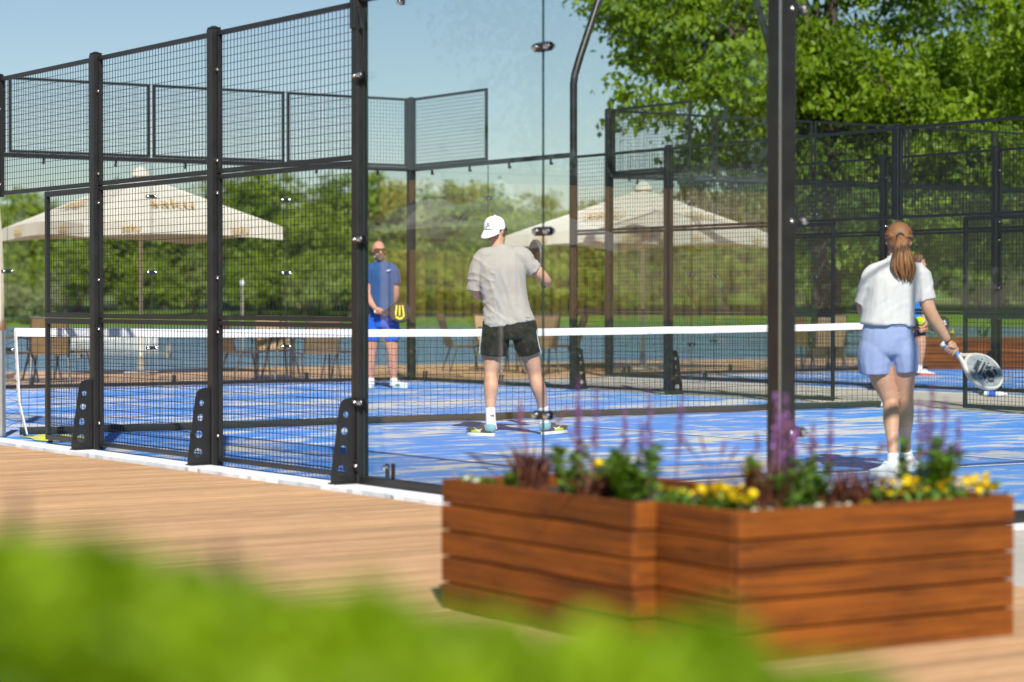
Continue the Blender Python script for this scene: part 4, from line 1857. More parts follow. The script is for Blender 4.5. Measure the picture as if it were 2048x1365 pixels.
def bedding(loc, label, n, sx, sy, fr, kind, seed, h=.07, group='bedding flowers in the big planter', leaf=True, ang=0.0):
    """low mound of leaves carrying round flower heads"""
    r = empty('bedding_plant', loc, ang, label, 'plant', group)
    rg = np.random.default_rng(seed)
    m = 160
    P = np.stack([np.clip(rg.normal(size=m) * .6, -1, 1) * sx, np.clip(rg.normal(size=m) * .6, -1, 1) * sy, rg.random(m) * h], 1)
    if leaf:
        tag(link('leaves', leaf_mesh('leaves', P, unit(rg.normal(size=(m, 3)) + [0, 0, .4]), unit(rg.normal(size=(m, 3)) * .6 + [0, 0, 1]), .03 + .02 * rg.random(m), .55),
                 M['salvia_leaf'], r), kind='stuff')
    me = flower_mesh(kind, fr)
    for i in range(n):
        x, y = (rg.random() * 2 - 1) * sx, (rg.random() * 2 - 1) * sy
        o = link('flower', me, M[kind], r, (x, y, h * (.75 + .6 * rg.random())), (rg.normal() * .45, rg.normal() * .45, rg.random() * 6))
        s = .75 + .5 * rg.random()
        o.scale = (s, s, s)
    return r


SO = .43


def on_soil(px_, d, py_=None):
    p = at(px_, 960, d)
    return (p.x, p.y, SO)


salvia(on_soil(1160, 8.22), 'green leafy salvia with thin purple spikes, leftmost of the salvias in the planter', .21, 330, [(-.01, .40, .02), (.05, .36, .10), (.0, .30, -.1)], 'purple', 1)
salvia(on_soil(1280, 8.0), 'bushiest green salvia in the middle of the planter, leaning spike on its right', .235, 520, [(.03, .37, .0), (.12, .36, .30), (-.05, .28, -.08), (.0, .25, .1)], 'purple', 2, R=.12)
salvia(on_soil(1560, 7.75), 'salvia with thick lilac spikes in front of the black corner post', .19, 220, [(-.012, .36, 0), (.016, .36, .02), (.045, .26, .05), (.0, .30, -.03)], 'lilac', 3)
salvia(on_soil(1852, 8.02), 'green salvia with a tuft of purple spikes at the feet of the woman in white', .235, 480, [(-.02, .32, -.04), (.02, .37, .0), (.055, .33, .09), (.0, .30, .05), (.10, .26, .12)], 'purple', 4, R=.11)
salvia(on_soil(1625, 7.95), 'small salvia with one short purple spike right of the corner post',   .18, 220, [(.0, .26, .0), (.05, .30, .12)], 'purple', 5, R=.06)
grass_clump(on_soil(1062, 8.48), 'dark red fountain grass at the left of the planter', .26, 110, 11)
grass_clump(on_soil(1195, 8.06), 'sparse brown fountain grass leaning over the front edge of the planter', .20, 60, 12, plumes=2, spread=.24)
grass_clump(on_soil(1525, 7.7), 'bushy reddish fountain grass left of the corner post', .25, 120, 13, spread=.14)
grass_clump(on_soil(1690, 7.85), 'reddish fountain grass between the corner post and the woman', .21, 80, 14, spread=.18)
grass_clump(on_soil(1745, 7.9), 'low dark red fountain grass near the feet of the woman', .19, 70, 15, spread=.14, plumes=2)
grass_clump(on_soil(1430, 7.8), 'thin wispy red grass behind the large yellow flower cluster', .20, 18, 16, spread=.2, plumes=5)
UA = -.02018 + math.pi / 2
bedding(on_soil(1030, 8.50), 'pair of yellow flowers at the left end of the planter', 4, .035, .03, .023, 'yellow', 21, h=.09)
bedding(on_soil(1185, 8.25), 'small yellow flowers half hidden behind the sparse brown grass', 14, .10, .05, .019, 'yellow', 22, h=.11)
bedding(on_soil(1350, 7.80), 'three round yellow flowers right of the bushiest salvia', 7, .07, .04, .019, 'yellow', 23, h=.085)
bedding(on_soil(1448, 7.60), 'largest cluster of yellow flowers at the front corner of the planter', 52, .10, .06, .0155, 'yellow', 24, h=.085)
bedding(on_soil(1508, 7.85), 'single tall yellow flower head left of the corner post', 5, .025, .02, .024, 'yellow', 25, h=.17)
bedding(on_soil(1880, 7.97), 'long yellow flower carpet along the right end of the planter', 90, .27, .06, .0145, 'yellow', 26, h=.085, ang=UA)
bedding(on_soil(1745, 7.83), 'few yellow flowers at the foot of the low red grass', 7, .06, .03, .016, 'yellow', 27, h=.03, ang=UA)
bedding(on_soil(950, 8.85), 'small white flowers at the far left corner of the planter', 12, .10, .06, .014, 'white_petal', 28, h=.04)
bedding(on_soil(1645, 7.7), 'small white flowers along the rim right of the corner post', 16, .13, .03, .013, 'white_petal', 29, h=.03, ang=UA)
bedding(on_soil(1510, 7.58), 'tiny white flowers between the yellow cluster and the reddish grass', 8, .05, .03, .013, 'white_petal', 30, h=.03)
salvia((p2.location.x + Rv[0] * .3, p2.location.y + Rv[1] * .3, .52), 'purple salvia in the far planter behind the second court', .22, 200, [(-.1, .5, 0), (.0, .6, .05), (.1, .5, .1)], 'purple', 41,
       group='plants in the far planter')
bedding((p2.location.x - Rv[0] * .4, p2.location.y - Rv[1] * .4, .52), 'low green plants with yellow flowers in the far planter', 12, .35, .1, .03, 'yellow', 42, h=.10, group='plants in the far planter', ang=rad(53))

# ------------------------------------------------------------------ lime hedge close to the camera
M['hedge_leaf'] = leafy('lime_hedge_leaves', (.105, .215, .003), (.35, .50, .008), .5)
rg = np.random.default_rng(77)
TOPX = [-500, 0, 150, 320, 540, 760, 980, 1300, 1500, 1640, 1760, 1860]
TOPY = [1085, 1100, 1122, 1165, 1212, 1258, 1284, 1312, 1338, 1384, 1450, 1520]
n = 26000
xs = rg.uniform(-500, 1860, n)
dd = 1.15 + .75 * rg.random(n)
ty = np.interp(xs, TOPX, TOPY)
# height of the hedge top at the nominal distance, rounded off towards front and back
zt = CAM[2] - (ty - 602) * 1.5 / FPX
lump = np.array([.035 * noise.noise(Vector((x * .006, d * 3, 2))) + .02 * noise.noise(Vector((x * .02, d * 7, 5))) for x, d in zip(xs, dd)])
cr = 1 - ((dd - 1.52) / .45) ** 2 * .10
depth_in = rg.random(n) ** 1.7 * .42
z = zt * cr + lump * .6 - depth_in
base = np.array([at(x, 900, d)[:2] for x, d in zip(xs, dd)])
P = np.column_stack([base, z])
A = unit(rg.normal(size=(n, 3)) * .7 + [0, 0, .6])
N = unit(rg.normal(size=(n, 3)) * .7 + [0, 0, .7])
hc = at(700, 900, 1.5)
hd = empty('hedge', (hc.x, hc.y, -.12), 0, 'blurred lime green hedge in the near foreground', 'hedge')
tone = np.array([.5 + 1.1 * noise.noise(Vector((x * .006, d * 2.2, zz * 9))) for x, d, zz in zip(xs, dd, z)]) * .65 + rg.random(n) * .35
P -= np.array([hc.x, hc.y, -.12])
tag(link('foliage', leaf_mesh('foliage', P, A, N, .022 + .018 * rg.random(n), .5, rnd=tone), M['hedge_leaf'], hd), kind='stuff')
q = MB()
r2 = random.Random(3)
for i in range(70):
    x = r2.uniform(-380, 1700)
    d = r2.uniform(1.3, 1.7)
    b_ = at(x, 900, d)
    zz_ = CAM[2] - (np.interp(x, TOPX, TOPY) - 602) * 1.5 / FPX - .20
    b0 = Vector((b_.x - hc.x, b_.y - hc.y, -.05))
    q.tube([b0, b0 + Vector((r2.uniform(-.04, .04), r2.uniform(-.04, .04), zz_ * .6)), b0 + Vector((r2.uniform(-.1, .1), r2.uniform(-.1, .1), zz_ + .1))], [.008, .006, .003], n=5)
tag(q.build('branches', M['bark'], hd), kind='stuff')
for px_, py_, d in ((38, 985, 2.3), (450, 1085, 2.1), (468, 1125, 2.0), (318, 1120, 2.1)):
    tp = at(px_, py_, d)
    q = MB()
    b0 = Vector((tp.x - hc.x, tp.y - hc.y, .3))
    h = tp.z + .12 - .3
    q.tube([b0, b0 + Vector((.004, 0, h * .7)), b0 + Vector((0, 0, h))], [.0022, .002, .0015], n=5)
    q.tube([b0 + Vector((0, 0, h * .9)), b0 + Vector((0, 0, h))], [.008, .004], n=6, dome=True)
    q.build('dry_stalk', M['bark'], hd, True)
# ------------------------------------------------------------------ people
HOR = 682.5 - FPX * math.tan(-PITCH)
TH0 = math.atan2(Rv[1], Rv[0])


def skin_mat(name, lo, hi):
    t = NT(name)
    po = t.pos(obj=True)
    v = t.noise(po, 9, 4)
    c = t.ramp(v, [(.3, lo), (.7, hi)])
    v2 = t.noise(po, 45, 3)
    c = t.mix(t.ramp(v2, [(.45, 0.0), (.75, .35)]), c, (lo[0], lo[1] * .72, lo[2] * .66))
    t.p(color=c, rough=.52, spec=.35, sss=.12)
    t.b.inputs['Subsurface Radius'].default_value = (.02, .008, .004)
    t.bump(t.noise(po, 260, 2), .12, .001)
    return t.mat


M['skin'] = skin_mat('fair_skin', (.50, .27, .17), (.62, .36, .25))
M['skin_red'] = skin_mat('sunned_skin', (.50, .24, .16), (.60, .31, .22))
M['tee_grey'] = cloth('grey_melange', (.375, .36, .335), .9, streak=(1, 1, 11))
M['shorts_black'] = cloth('black_shorts', (.014, .013, .014), .65, var=.2, sheen=.05)
M['tee_white'] = cloth('white_cotton', (.74, .73, .72), .9, trans=.12, var=.03)
M['shorts_blue'] = cloth('periwinkle_cotton', (.30, .37, .60), .9, var=.06)
M['tee_blue'] = cloth('blue_jersey', (.026, .082, .215), .8, var=.12)
M['shorts_royal'] = cloth('royal_blue_shorts', (.018, .11, .52), .7, var=.1)
M['tee_cyan'] = cloth('bright_blue_tee', (.02, .20, .62), .8)
M['navy'] = cloth('navy_shorts', (.015, .02, .05), .8)
M['cap_white'] = cloth('white_cap_cotton', (.78, .78, .79), .85, var=.03)
M['sock'] = cloth('white_sock', (.76, .76, .75), .95, weave=400, var=.03)
M['shoe_teal'] = cloth('teal_mesh', (.16, .36, .38), .7, weave=500)
M['shoe_dark'] = cloth('charcoal_mesh', (.045, .05, .055), .7, weave=500)
M['neon'] = simple('neon_rubber', (.42, .55, .012), .5)
M['sole'] = simple('pale_sole', (.70, .72, .68), .6)
M['shoe_white'] = cloth('white_shoe', (.74, .74, .73), .6, weave=500, var=.05)
M['green_acc'] = simple('green_accent', (.02, .32, .13), .5)
M['orange_acc'] = simple('orange_accent', (.75, .10, .02), .5)
M['lens'] = simple('amber_lens', (.10, .05, .006), .08, var=.1, spec=.8)
M['lens_dark'] = simple('dark_lens', (.015, .013, .012), .1, spec=.8)
M['beard_brown'] = simple('brown_beard', (.16, .07, .03), .9, var=.5, scale=220, bump=.9, bd=.004)
M['beard_grey'] = simple('grey_stubble', (.13, .095, .08), .9, var=.4, scale=220, bump=.5, bd=.003)
M['ink'] = simple('black_print', (.02, .02, .022), .6)
M['silver'] = simple('silver_print', (.70, .72, .75), .35, .3)


def hair_mat(name, lo, hi, tie=None):
    t = NT(name)
    if tie is not None:
        s = t.n('VectorMath', operation='SUBTRACT')
        t.l(t.n('TexCoord').outputs['Object'], s.inputs[0])
        s.inputs[1].default_value = tie
        nn = t.n('VectorMath', operation='NORMALIZE')
        t.l(s.outputs[0], nn.inputs[0])
        v = t.noise(nn.outputs[0], 26, 5, .7)
    else:
        v = t.noise(t.pos((130, 130, 5), obj=True), 1, 5, .7)
    t.p(color=t.ramp(v, [(.32, lo), (.68, hi)]), rough=.42, spec=.5)
    t.bump(v, .7, .004)
    return t.mat


def remesh(mb, voxel, it=2, name='body'):
    me = mb.mesh(name)
    o = bpy.data.objects.new('tmp', me)
    COL.objects.link(o)
    m = o.modifiers.new('r', 'REMESH')
    m.mode = 'VOXEL'
    m.voxel_size = voxel
    m.use_smooth_shade = True
    if it:
        s = o.modifiers.new('s', 'SMOOTH')
        s.factor = .5
        s.iterations = it
    dg = bpy.context.evaluated_depsgraph_get()
    out = bpy.data.meshes.new_from_object(o.evaluated_get(dg))
    bpy.data.objects.remove(o)
    bpy.data.meshes.remove(me)
    out.name = name
    out.materials.clear()
    out.polygons.foreach_set('use_smooth', [True] * len(out.polygons))
    return out


def wrinkle(me, fn):
    n = len(me.vertices)
    co = np.empty(n * 3)
    me.vertices.foreach_get('co', co)
    co = co.reshape(-1, 3)
    no = np.empty(n * 3)
    me.vertex_normals.foreach_get('vector', no)
    no = no.reshape(-1, 3)
    d = np.array([fn(Vector(c), Vector(k)) for c, k in zip(co, no)])
    me.vertices.foreach_set('co', (co + no * d[:, None]).ravel())
    me.update()


def ridge(p, sx, sy, sz, seed):
    v = noise.noise(Vector((p.x * sx + seed, p.y * sy, p.z * sz)))
    return 1 - min(1, abs(v) * 3.2)


def join_meshes(name, parts):
    vs, fs, off = [], [], 0
    for me in parts:
        n = len(me.vertices)
        a = np.empty(n * 3)
        me.vertices.foreach_get('co', a)
        vs.append(a.reshape(-1, 3))
        fs += [tuple(i + off for i in p.vertices) for p in me.polygons]
        off += n
    me = bpy.data.meshes.new(name)
    me.from_pydata(np.vstack(vs).tolist(), [], fs)
    me.polygons.foreach_set('use_smooth', [True] * len(me.polygons))
    me.update()
    return me


class Person:
    def __init__(s, px0, d, label):
        s.px0, s.d = px0, d
        p = at(px0, HOR, d)
        s.root = empty('person', (p.x, p.y, 0), TH0, label, 'person')
        s.b = MB()
        s.h = MB()

    def X(s, px_, py_, f=0.0):
        k = (s.d + f) / FPX
        return Vector(((px_ - 1024) * k - (s.px0 - 1024) * s.d / FPX, f, CAM[2] + (HOR - py_) * k))

    def W(s, px_):
        return px_ * s.d / FPX

    def limb(s, pts, n=14, mb=None, per=5, right=None, dome=True):
        """pts: (px, py, forward, radius metres[, second radius])"""
        P = [tuple(s.X(*p[:3])) for p in pts]
        A = [p[3] for p in pts]
        B = [p[4] if len(p) > 4 else p[3] for p in pts]
        (mb or s.b).tube(P, A, B, n=n, right=right or (1, 0, 0), per=per, dome=dome)

    def head(s, c, phi, tilt=0.0, sc=1.0, roll=0.0):
        Mh = (Matrix.Rotation(-phi, 3, 'Z') @ Matrix.Rotation(tilt, 3, 'X') @ Matrix.Rotation(roll, 3, 'Y')) * sc
        s.Mh, s.hc = Mh, Vector(c)

        def e(p, r, n=16):
            s.b.ball(Mh @ Vector(p) + Vector(c), r, n, M=Mh)
        e((0, -.012, .030), (.076, .096, .090))
        e((0, .012, .0), (.070, .080, .085))
        e((0, .032, -.045), (.057, .058, .072))
        e((0, .068, -.095), (.024, .022, .020))
        e((0, .075, .033), (.052, .024, .014))
        e((0, .085, -.058), (.026, .014, .010))
        for sx in (-1, 1):
            e((sx * .040, .066, -.014), (.024, .022, .020))
            e((sx * .076, -.008, -.006), (.010, .020, .032))
            e((sx * .052, .02, -.075), (.022, .04, .026))
        a, b = Mh @ Vector((0, .088, .018)) + Vector(c), Mh @ Vector((0, .110, -.026)) + Vector(c)
        s.b.tube([a, (a + b) / 2, b], np.array([.009, .011, .015]) * sc, n=8, dome=True)

    def H(s, p):
        return s.Mh @ Vector(p) + s.hc

    def fist(s, c, axis, back, wrist, r=.021, sc=1.0):
        """four fingers and a thumb closed round a handle through c"""
        a = Vector(axis).normalized()
        k = Vector(back)
        k = (k - a * k.dot(a)).normalized()
        t = a.cross(k)
        c = Vector(c)
        fr = [.0088, .0095, .0092, .0082]
        for i, off in enumerate((.032, .011, -.010, -.030)):
            o = c + a * off * sc
            P = []
            lim = (4.3, 4.6, 4.5, 4.1)[i]
            for j in range(9):
                an = -.35 + lim * j / 8
                R = (r + .009 - .003 * (j / 8)) * sc
                kn = .004 if j in (1, 4, 6) else 0
                P.append(o + (k * math.cos(an) + t * math.sin(an)) * (R + kn))
            s.h.tube([tuple(p) for p in P], np.linspace(fr[i], fr[i] * .8, 9) * sc, n=8, dome=True, right=tuple(a))
        w = Vector(wrist)
        m = c + k * (r + .012) * sc - t * .012 * sc
        s.h.tube([tuple(w), tuple(w.lerp(m, .5) + k * .004), tuple(m), tuple(m + (m - w).normalized() * .015)],
                 np.array([.024, .034, .040, .034]) * sc, np.array([.021, .020, .017, .012]) * sc, n=14, right=tuple(a), per=3, dome=True)
        th = [w.lerp(m, .45) + a * .022 * sc - t * .012 * sc, c + a * .045 * sc - t * (r + .010) * sc + k * .004, c + a * .058 * sc - t * (r * .6) * sc - k * (r + .004) * sc,
              c + a * .060 * sc + t * .006 * sc - k * (r + .011) * sc]
        s.h.tube([tuple(p) for p in th], np.array([.014, .0115, .0105, .009]) * sc, n=8, per=3, dome=True)

    def finish(s, skin, voxel=.0065):
        parts = [remesh(s.b, voxel, 3)]
        if s.h.v:
            parts.append(remesh(s.h, .0032, 2))
        me = join_meshes('body', parts)
        s.body = link('body', me, skin, s.root)
        return s.body

    def garment(s, name, mb, mat, voxel=.009, it=3, fn=None):
        me = remesh(mb, voxel, it, name)
        if fn:
            wrinkle(me, fn)
        return link(name, me, mat, s.root)

    def shoe(s, heel, ang, up, sole, acc=None, L=.29, tilt=0.0, high=.10, swoosh=None):
        """heel: point on the ground; ang: direction of the toe, 0 = away, 90 = right"""
        e = Matrix.Translation(Vector(heel)) @ Matrix.Rotation(-ang, 4, 'Z') @ Matrix.Rotation(tilt, 4, 'X')
        ws = [.030, .037, .038, .036, .041, .047, .047, .040, .022]
        hs = [high * .92, high, high * .98, high * .86, .078, .062, .052, .044, .036]
        q, so = MB(), MB()
        n = 16
        V, F = [], []
        for i, (w, h) in enumerate(zip(ws, hs)):
            y = L * (i / 8) - .01 + (.012 if i == 0 else 0)
            for k in range(n):
                a = 2 * math.pi * k / n
                x = w * math.copysign(abs(math.cos(a)) ** .75, math.cos(a))
                zz = .022 + (h - .022) * (.5 + .5 * math.copysign(abs(math.sin(a)) ** .7, math.sin(a)))
                if math.sin(a) > 0:
                    x *= 1 - .38 * math.sin(a) ** 2
                V.append((x, y, zz))
        for i in range(8):
            for k in range(n):
                F.append((i * n + k, i * n + (k + 1) % n, (i + 1) * n + (k + 1) % n, (i + 1) * n + k))
        F += [tuple(range(n))[::-1], tuple(range(8 * n, 9 * n))]
        q.add(V, [f[::-1] for f in F])
        sh = q.build('shoe', up, s.root, True, angle=70)
        sh.matrix_local = e
        ol = []
        for i in range(24):
            a = 2 * math.pi * i / 24
            y = L / 2 - .008 + (L / 2 + .008) * math.sin(a)
            k = (y + .01) / L * 8
            w = np.interp(k, range(9), ws) + .006
            ol.append((w * math.copysign(abs(math.cos(a)) ** .55, math.cos(a)), y))
        vs = [(x * .97, y, 0) for x, y in ol] + [(x, y, .012) for x, y in ol] + [(x * .98, y, .026) for x, y in ol]
        fs = [tuple(range(24))[::-1], tuple(range(48, 72))]
        for l in range(2):
            fs += [(l * 24 + i, l * 24 + (i + 1) % 24, (l + 1) * 24 + (i + 1) % 24, (l + 1) * 24 + i) for i in range(24)]
        so.add(vs, fs)
        so.build('sole', sole, sh, True, angle=60)
        tg = MB()
        tg.ball((0, L * .36, high * .86), (.022, .045, .012), 10)
        for j in range(4):
            tg.tube([(-.022, L * (.40 + j * .055), .088 - j * .009), (.022, L * (.40 + j * .055), .088 - j * .009)], .0035, n=5)
        tg.build('laces', M['sock'] if acc is None else acc[1], sh, True)
        if acc:
            for sx in (-1, 1):
                ac = MB()
                ac.ball((sx * .038, L * .55, .036), (.013, .058, .017), 12)
                ac.build('side_panel', acc[0], sh, True)
                ac = MB()
                ac.ball((sx * .021, L * .66, .054), (.026, .088, .019), 12)
                ac.build('toe_panel', acc[1], sh, True)
        if swoosh is not None:
            ac = MB()
            ac.ball((0, L * .12, .066), (.0415, .060, .048), 16)
            ac.build('heel_panel', M['shoe_teal'], sh, True)
            for sx in (-1, 1):
                ac = MB()
                P = [(sx * .042, L * .30, .060), (sx * .0445, L * .40, .046), (sx * .044, L * .50, .052), (sx * .036, L * .62, .070)]
                ac.tube(P, [.002, .007, .005, .001], [.002] * 4, n=6, right=(0, 0, 1), per=3)
                ac.build('shoe_emblem', swoosh, sh, True)
        return sh


def racket(butt, axis, normal, label, mats, hw=.128, emblem=None, grip_mat=None):
    """padel racket: drilled face, rounded frame, open throat, wrapped grip"""
    a = Vector(axis).normalized()
    n = Vector(normal)
    n = (n - a * n.dot(a)).normalized()
    x = n.cross(a)
    Mx = Matrix((x, n, a)).transposed().to_4x4()
    Mx.translation = Vector(butt)
    r = empty('padel_racket', (0, 0, 0), 0, label, 'racket', 'padel rackets in the players\' hands')
    r.matrix_world = Mx
    face, frame, grip = mats
    ol = []
    for i in range(48):
        t = 2 * math.pi * i / 48
        zz = .318 + .137 * math.sin(t)
        w = hw * math.cos(t)
        if math.sin(t) < 0:
            w *= 1 - .16 * math.sin(t) ** 2
        ol.append((w, zz))
    holes = []
    for i in range(-4, 5):
        for j in range(-3, 5):
            hx, hz = (i + .5 * (j % 2)) * .024, .322 + j * .024
            if (hx / (hw * .70)) ** 2 + ((hz - .322) / .095) ** 2 < 1:
                holes.append((hx, hz, .0068))
    key = 'racket_face' + str(round(hw, 3))
    if key not in bpy.data.meshes:
        me = outline_plate(key, [(w * .96, .318 + (z - .318) * .96) for w, z in ol], holes, .034)
        me.name = key
    me = bpy.data.meshes[key].copy()
    link('face', me, face, r)
    q = MB()
    P = [(w, 0, z) for w, z in ol]
    P = P + P[:2]
    q.tube(P, .010, .0195, n=10, right=(0, 1, 0), cap=False)
    # the tube helper keeps `right` across the frame, so its first radius is the depth
    q2 = MB()
    q2.tube(P, .0195, .012, n=10, right=(0, 1, 0), cap=False)
    fr = q2.build('frame', frame, r, True, angle=60)
    q = MB()
    for s in (-1, 1):
        q.tube([(s * .006, 0, .125), (s * .022, 0, .155), (s * .060, 0, .196), (s * .088, 0, .225)], .017, [.013, .013, .012, .010], n=10, right=(0, 1, 0), per=4)
    q.tube([(-.055, 0, .196), (0, 0, .188), (.055, 0, .196)], .015, .008, n=8, right=(0, 1, 0), per=4)
    q.build('throat', frame, r, True, angle=60)
    q = MB()
    q.tube([(0, 0, .004), (0, 0, .06), (0, 0, .135)], [.0165, .0155, .015], [.0135, .013, .013], n=8)
    for k in range(9):
        z = .012 + k * .0135
        q.tube([(0, 0, z), (0, 0, z + .010)], .0172, .0143, n=8)
    q.build('grip', grip_mat or grip, r, True)
    q = MB()
    q.lathe([(.017, -.012), (.0205, -.008), (.0205, .004), (.017, .010)], n=12)
    q.build('butt_cap', grip, r, True)
    if emblem:
        for s in (1, -1):
            q = MB()
            for path, w in emblem[1]:
                q.tube([(s * px_, s * .0178, z) for px_, z in path], .0012, w, n=6, right=(0, 1, 0), per=3)
            q.build('face_emblem', emblem[0], r, True)
    return r


def local_to_world(P, v):
    c, s_ = math.cos(TH0), math.sin(TH0)
    v = Vector(v)
    return Vector((P.root.location.x + c * v.x - s_ * v.y, P.root.location.y + s_ * v.x + c * v.y, v.z))


def dir_world(v):
    c, s_ = math.cos(TH0), math.sin(TH0)
    return Vector((c * v[0] - s_ * v[1], s_ * v[0] + c * v[1], v[2]))


# ---------------- man in grey, seen from behind
A = Person(1035, 19.75, 'man seen from behind in a grey t-shirt, black shorts and backwards white cap')
A.b.tube([tuple(A.X(1019, 676)), tuple(A.X(1019, 655)), tuple(A.X(1012, 610)), tuple(A.X(1004, 560)), tuple(A.X(1001, 520)), tuple(A.X(1000, 500))],
         [.12, .15, .135, .15, .14, .07], [.09, .11, .10, .11, .08, .06], n=20, per=4)
A.limb([(996, 505, .01, .062), (995, 488, .02, .056), (993, 470, .02, .058)])
A.head(A.X(991, 461, .03), rad(33), rad(4), .98)
# legs
A.limb([(996, 665, 0, .095), (987, 705, .0, .085), (983, 735, .0, .067), (982, 752, -.01, .057), (982, 775, -.045, .062), (981, 800, -.05, .048), (981, 828, -.06, .036), (981, 852, -.07, .036)])
A.limb([(1046, 665, 0, .095), (1057, 703, .03, .085), (1066, 732, .06, .068), (1070, 750, .07, .057), (1077, 776, .06, .062), (1083, 800, .10, .048), (1086, 824, .14, .036), (1089, 848, .16, .036)])
# arms
A.limb([(968, 516, 0, .062), (956, 548, .02, .052), (951, 578, .05, .047), (958, 590, .12, .045), (985, 597, .24, .034), (1003, 590, .33, .027)])
A.limb([(1040, 512, 0, .064), (1062, 532, .02, .056), (1080, 548, .05, .050), (1091, 561, .10, .046), (1093, 563, .19, .043), (1090, 560, .27, .032), (1087, 556, .34, .027)])
gr0 = A.X(1088, 572, .40)
gax = (A.X(1073, 518, .56) - gr0).normalized()
A.fist(gr0 + gax * .055, gax, (.75, -.4, -.1), A.X(1087, 556, .34), r=.018)
lh = A.X(1003, 590, .33)
A.fist(lh + Vector((.05, .03, .02)), (0, 1, .2), (-.8, -.2, .3), lh, r=.016)
A.finish(M['skin'])
q = MB()
A.limb([(1019, 650, 0, A.W(52), .135), (1014, 622, 0, A.W(48), .13), (1009, 590, 0, A.W(46.5), .13), (1005, 560, 0, A.W(48), .14), (1003, 535, 0, A.W(49), .14), (1002, 517, 0, A.W(45), .115), (1000, 503, .01, A.W(31), .085), (998, 494, .02, A.W(15), .066)],
       n=24, mb=q, dome=False)
A.limb([(1000, 512, 0, .09), (970, 517, 0, .088), (955, 545, .02, .078), (950, 582, .05, .070)], mb=q, dome=False)
A.limb([(1005, 512, 0, .09), (1040, 513, 0, .088), (1056, 528, .01, .076), (1069, 541, .03, .073)], mb=q, dome=False)


def tee_folds(p, n):
    z = p.z
    d = .0035 * noise.noise(Vector((p.x * 5, p.y * 5, z * 3)))
    low = max(0, min(1, (1.22 - z) / .25))
    # drape folds pulled diagonally from the left waist and armpits
    d += .011 * low * (ridge(Vector((p.x, p.y, z + p.x * .5)), 3, 3, 13, 2) - .45) * (1 if p.x < .02 else .45)
    d += .010 * (ridge(Vector((p.x + z * .32, p.y, z)), 9, 2, 1.2, 7) - .5) * max(0, min(1, (z - .98) / .12)) * max(0, min(1, (1.45 - z) / .15))
    if abs(p.x + .03) > .16:
        d += .007 * (ridge(p, 6, 6, 17, 4) - .4)
    return d


shirt = A.garment('t_shirt', q, M['tee_grey'], .0075, 3, tee_folds)
q = MB()
q.tube([tuple(A.X(998, 494, .02) + Vector((math.cos(a) * .064, math.sin(a) * .066, .004 + .012 * math.sin(a)))) for a in np.linspace(0, 6.6, 26)], .006, n=6)
q.build('collar', M['tee_grey'], shirt, True)
q = MB()
c0 = A.X(1056, 636, -.128)
q.box(c0, (.034, .004, .005), bev=.001)
q.build('hem_tag', M['ink'], shirt)
q = MB()
A.limb([(1019, 642, 0, A.W(53), .13), (1019, 664, 0, A.W(57), .135), (1019, 680, 0, A.W(55), .12)], n=20, mb=q, dome=False)
A.limb([(997, 660, 0, .112, .12), (990, 690, 0, .116, .12), (988, 712, 0, .118, .125)], mb=q, dome=False)
A.limb([(1044, 660, .01, .108, .12), (1054, 688, .02, .108, .12), (1060, 708, .03, .104, .12)], mb=q, dome=False)
sh = A.garment('shorts', q, M['shorts_black'], .008, 2, lambda p, n: .007 * (ridge(p, 7, 5, 4, 3) - .5) + .004 * noise.noise(p * 16))
for x0, x1, x2 in ((964, 960, 958), (1073, 1078, 1082)):
    q = MB()
    q.tube([tuple(A.X(x0, 660, -.03)), tuple(A.X(x1, 690, -.03)), tuple(A.X(x2 + (1 if x0 > 1000 else 1), 708, -.02))], .004, n=5, per=3)
    q.build('piping', M['silver'], sh, True)
for px_, py0, py1, f0, f1 in ((981, 816, 860, -.055, -.07), (1087, 814, 856, .12, .16)):
    q = MB()
    A.limb([(px_ - .5, py0, f0, .043), ((px_ + .5), (py0 + py1) / 2, (f0 + f1) / 2, .042), (px_ + 2, py1, f1, .048)], mb=q, dome=False)
    sk = q.build('sock', M['sock'], A.root, True)
    if px_ < 1000:
        for k in range(3):
            e = MB()
            b_ = A.X(px_ + 2 + k * 2.4, 833, -.105)
            e.bar(b_, b_ + Vector((-.010 + .001 * k, 0, .010 + .004 * k)), .004, .007, up=(0, 1, 0))
            e.build('sock_emblem', M['ink'], sk)
hl = A.X(986, 860, -.10)
A.shoe((hl.x, -.10, .012), rad(-52), M['shoe_dark'], M['sole'], (M['neon'], M['shoe_dark']), L=.285, swoosh=M['white'])
hl = A.X(1088, 860, .12)
A.shoe((hl.x - .01, .12, .012), rad(48), M['shoe_dark'], M['sole'], (M['neon'], M['shoe_dark']), L=.285, tilt=rad(2), swoosh=M['white'])
